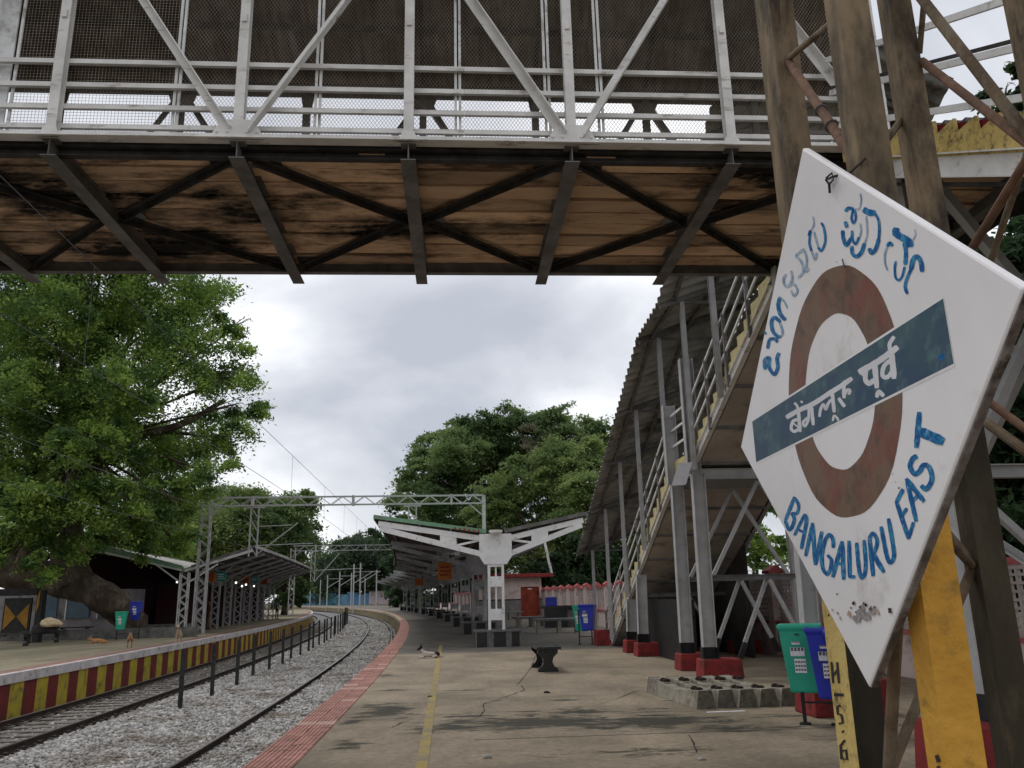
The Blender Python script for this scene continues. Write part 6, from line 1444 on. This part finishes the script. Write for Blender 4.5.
patch = MB(); place(d1, 'white dog with black head lying on the near platform beside the yellow line', (q.x+.03, q.y, 0), math.pi-.1, cat='dog', scale=.70)
o = blob('rump_patch', Vector((-.25, .0, .125)), .115, .102, .1, fur_black, 2, .05); o.parent = d1
d2 = dog_standing(fur_brown, -.05); q = G(135, 648); place(d2, 'brown dog standing on the left platform with its rear towards the camera', (q.x-.25, q.y+.1, 0), 2.0, cat='dog', scale=.80)
d3 = dog_standing(fur_pale, .14); q = G(181, 643.5); place(d3, 'pale dog standing by the left platform edge, head up, facing the camera', (q.x-.15, q.y+.1, 0), -1.35, cat='dog', scale=.84)
d4 = dog_lying(mat('fur_orange', (.42, .21, .10), (.30, .15, .07), 10, .95), MT['fur_orange'], False); q = G(98, 643.5); place(d4, 'orange brown dog lying flat on the left platform', (q.x, q.y, 0), math.pi+.1, cat='dog', scale=.95)
def person(label, q, rz, shirt, trouser, arm_up=0, h=1.66):
    r = thing('person', label, 'person', (0, 0, 0)); k = h/1.7
    ch = [[(V3(0, 0, .95), (.15, .10)), (V3(0, 0, 1.08), (.135, .09)), (V3(0, 0, 1.25), (.155, .10)), (V3(0, .0, 1.38), (.15, .085)), (V3(0, .0, 1.45), .055), (V3(0, .01, 1.50), .048)]]
    for s_ in (-1, 1): ch.append([3, (V3(s_*.17, 0, 1.38), .052), (V3(s_*.215, .01, 1.13), .04), (V3(s_*.22, -.06, .98+arm_up*.2), .034)])
    skin_obj('shirt', ch, shirt, r, 2)
    ch = [[(V3(0, 0, .97), (.145, .10)), (V3(0, 0, .88), (.15, .105))]]
    for s_ in (-1, 1): ch.append([1, (V3(s_*.085, 0, .78), .085), (V3(s_*.10, -.02, .48), .06), (V3(s_*.11, .02, .12), .045), (V3(s_*.11, .02, .09), .043)])
    skin_obj('trousers', ch, trouser, r, 2)
    ch = [[(V3(0, 0, 1.47), .045), (V3(0, .0, 1.53), .048), (V3(0, -.008, 1.57), (.062, .072)), (V3(0, 0, 1.64), (.07, .082)), (V3(0, .004, 1.70), (.05, .06))], [2, (V3(0, -.075, 1.585), .016)]]
    skin_obj('body', ch, skin_m, r, 2)
    for s_ in (-1, 1):
        h_ = [[(V3(s_*.22, -.07, .96+arm_up*.2), (.028, .02)), (V3(s_*.222, -.095, .90+arm_up*.2), (.034, .017))]]
        for f in range(4): h_.append([1, (V3(s_*(.205+f*.011), -.112, .862+arm_up*.2), .0085), (V3(s_*(.205+f*.011), -.118, .835+arm_up*.2-abs(f-1.5)*.006), .0075)])
        h_.append([0, (V3(s_*.198, -.10, .92+arm_up*.2), .010), (V3(s_*.193, -.115, .895+arm_up*.2), .009)])
        skin_obj('hand', h_, skin_m, r, 1)
        t = MB(); t.box((s_*.11, -.03, .035), (.085, .24, .07)); t.build('shoe', fur_black, r, bev=.02)
    o = blob('hair', Vector((0, .012, 1.665)), .078, .088, .085, fur_black, 4, .03); o.parent = r
    for s_ in (-1, 1): t = MB(); t.tube([V3(s_*.028, -.074, 1.625), V3(s_*.028, -.08, 1.625)], .008, 6); t.build('eye', fur_black, r)
    t = MB(); t.box((0, -.074, 1.553), (.04, .006, .008)); t.build('mouth', cloth_brown, r)
    r.location = q; r.rotation_euler = (0, 0, rz); r.scale = (k,)*3
    return r
q = D(223, 620, 58); person('person in a pale shirt and dark trousers standing among the left canopy columns', (q.x, 58, 0), .4, cloth_pale, cloth_dark)
q = D(208, 624, 50); person('person in brown clothes standing just right of the portal leg on the left platform', (q.x, 50, 0), -.8, cloth_brown, cloth_brown)
q = D(277, 610, 76); person('person in a blue grey shirt near the far end of the left canopy', (q.x, 76, 0), .9, mat('cloth_blue', (.12, .17, .22), (.09, .13, .17), 6, .9), cloth_dark)
# litter and loose stones on the near platform
for (u, v, sz, m_, lab) in ((547, 693, .05, cloth_dark, 'small dark scrap lying in front of the granite bench'), (487, 758, .05, stone_m, 'small pale chip lying right of the yellow line in the foreground'), (702, 760, .04, stone_m, 'small stone near the bottom crack on the near platform'), (430, 697, .035, cloth_dark, 'small dark scrap between the red tiles and the yellow line')):
    q = G(u, v); o = blob('litter', Vector((q.x, q.y, sz*.2)), sz, sz*.7, sz*.4, m_, int(u), .3); tag(o, lab, 'litter')
q = G(705, 711.5); t = MB(); t.box((q.x+.25, q.y-.1, .006), (.5, .05, .008), .1); o = t.build('lime_smear', sticker); tag(o, 'pale broken strip lying on the platform before the concrete sleepers', 'strip')
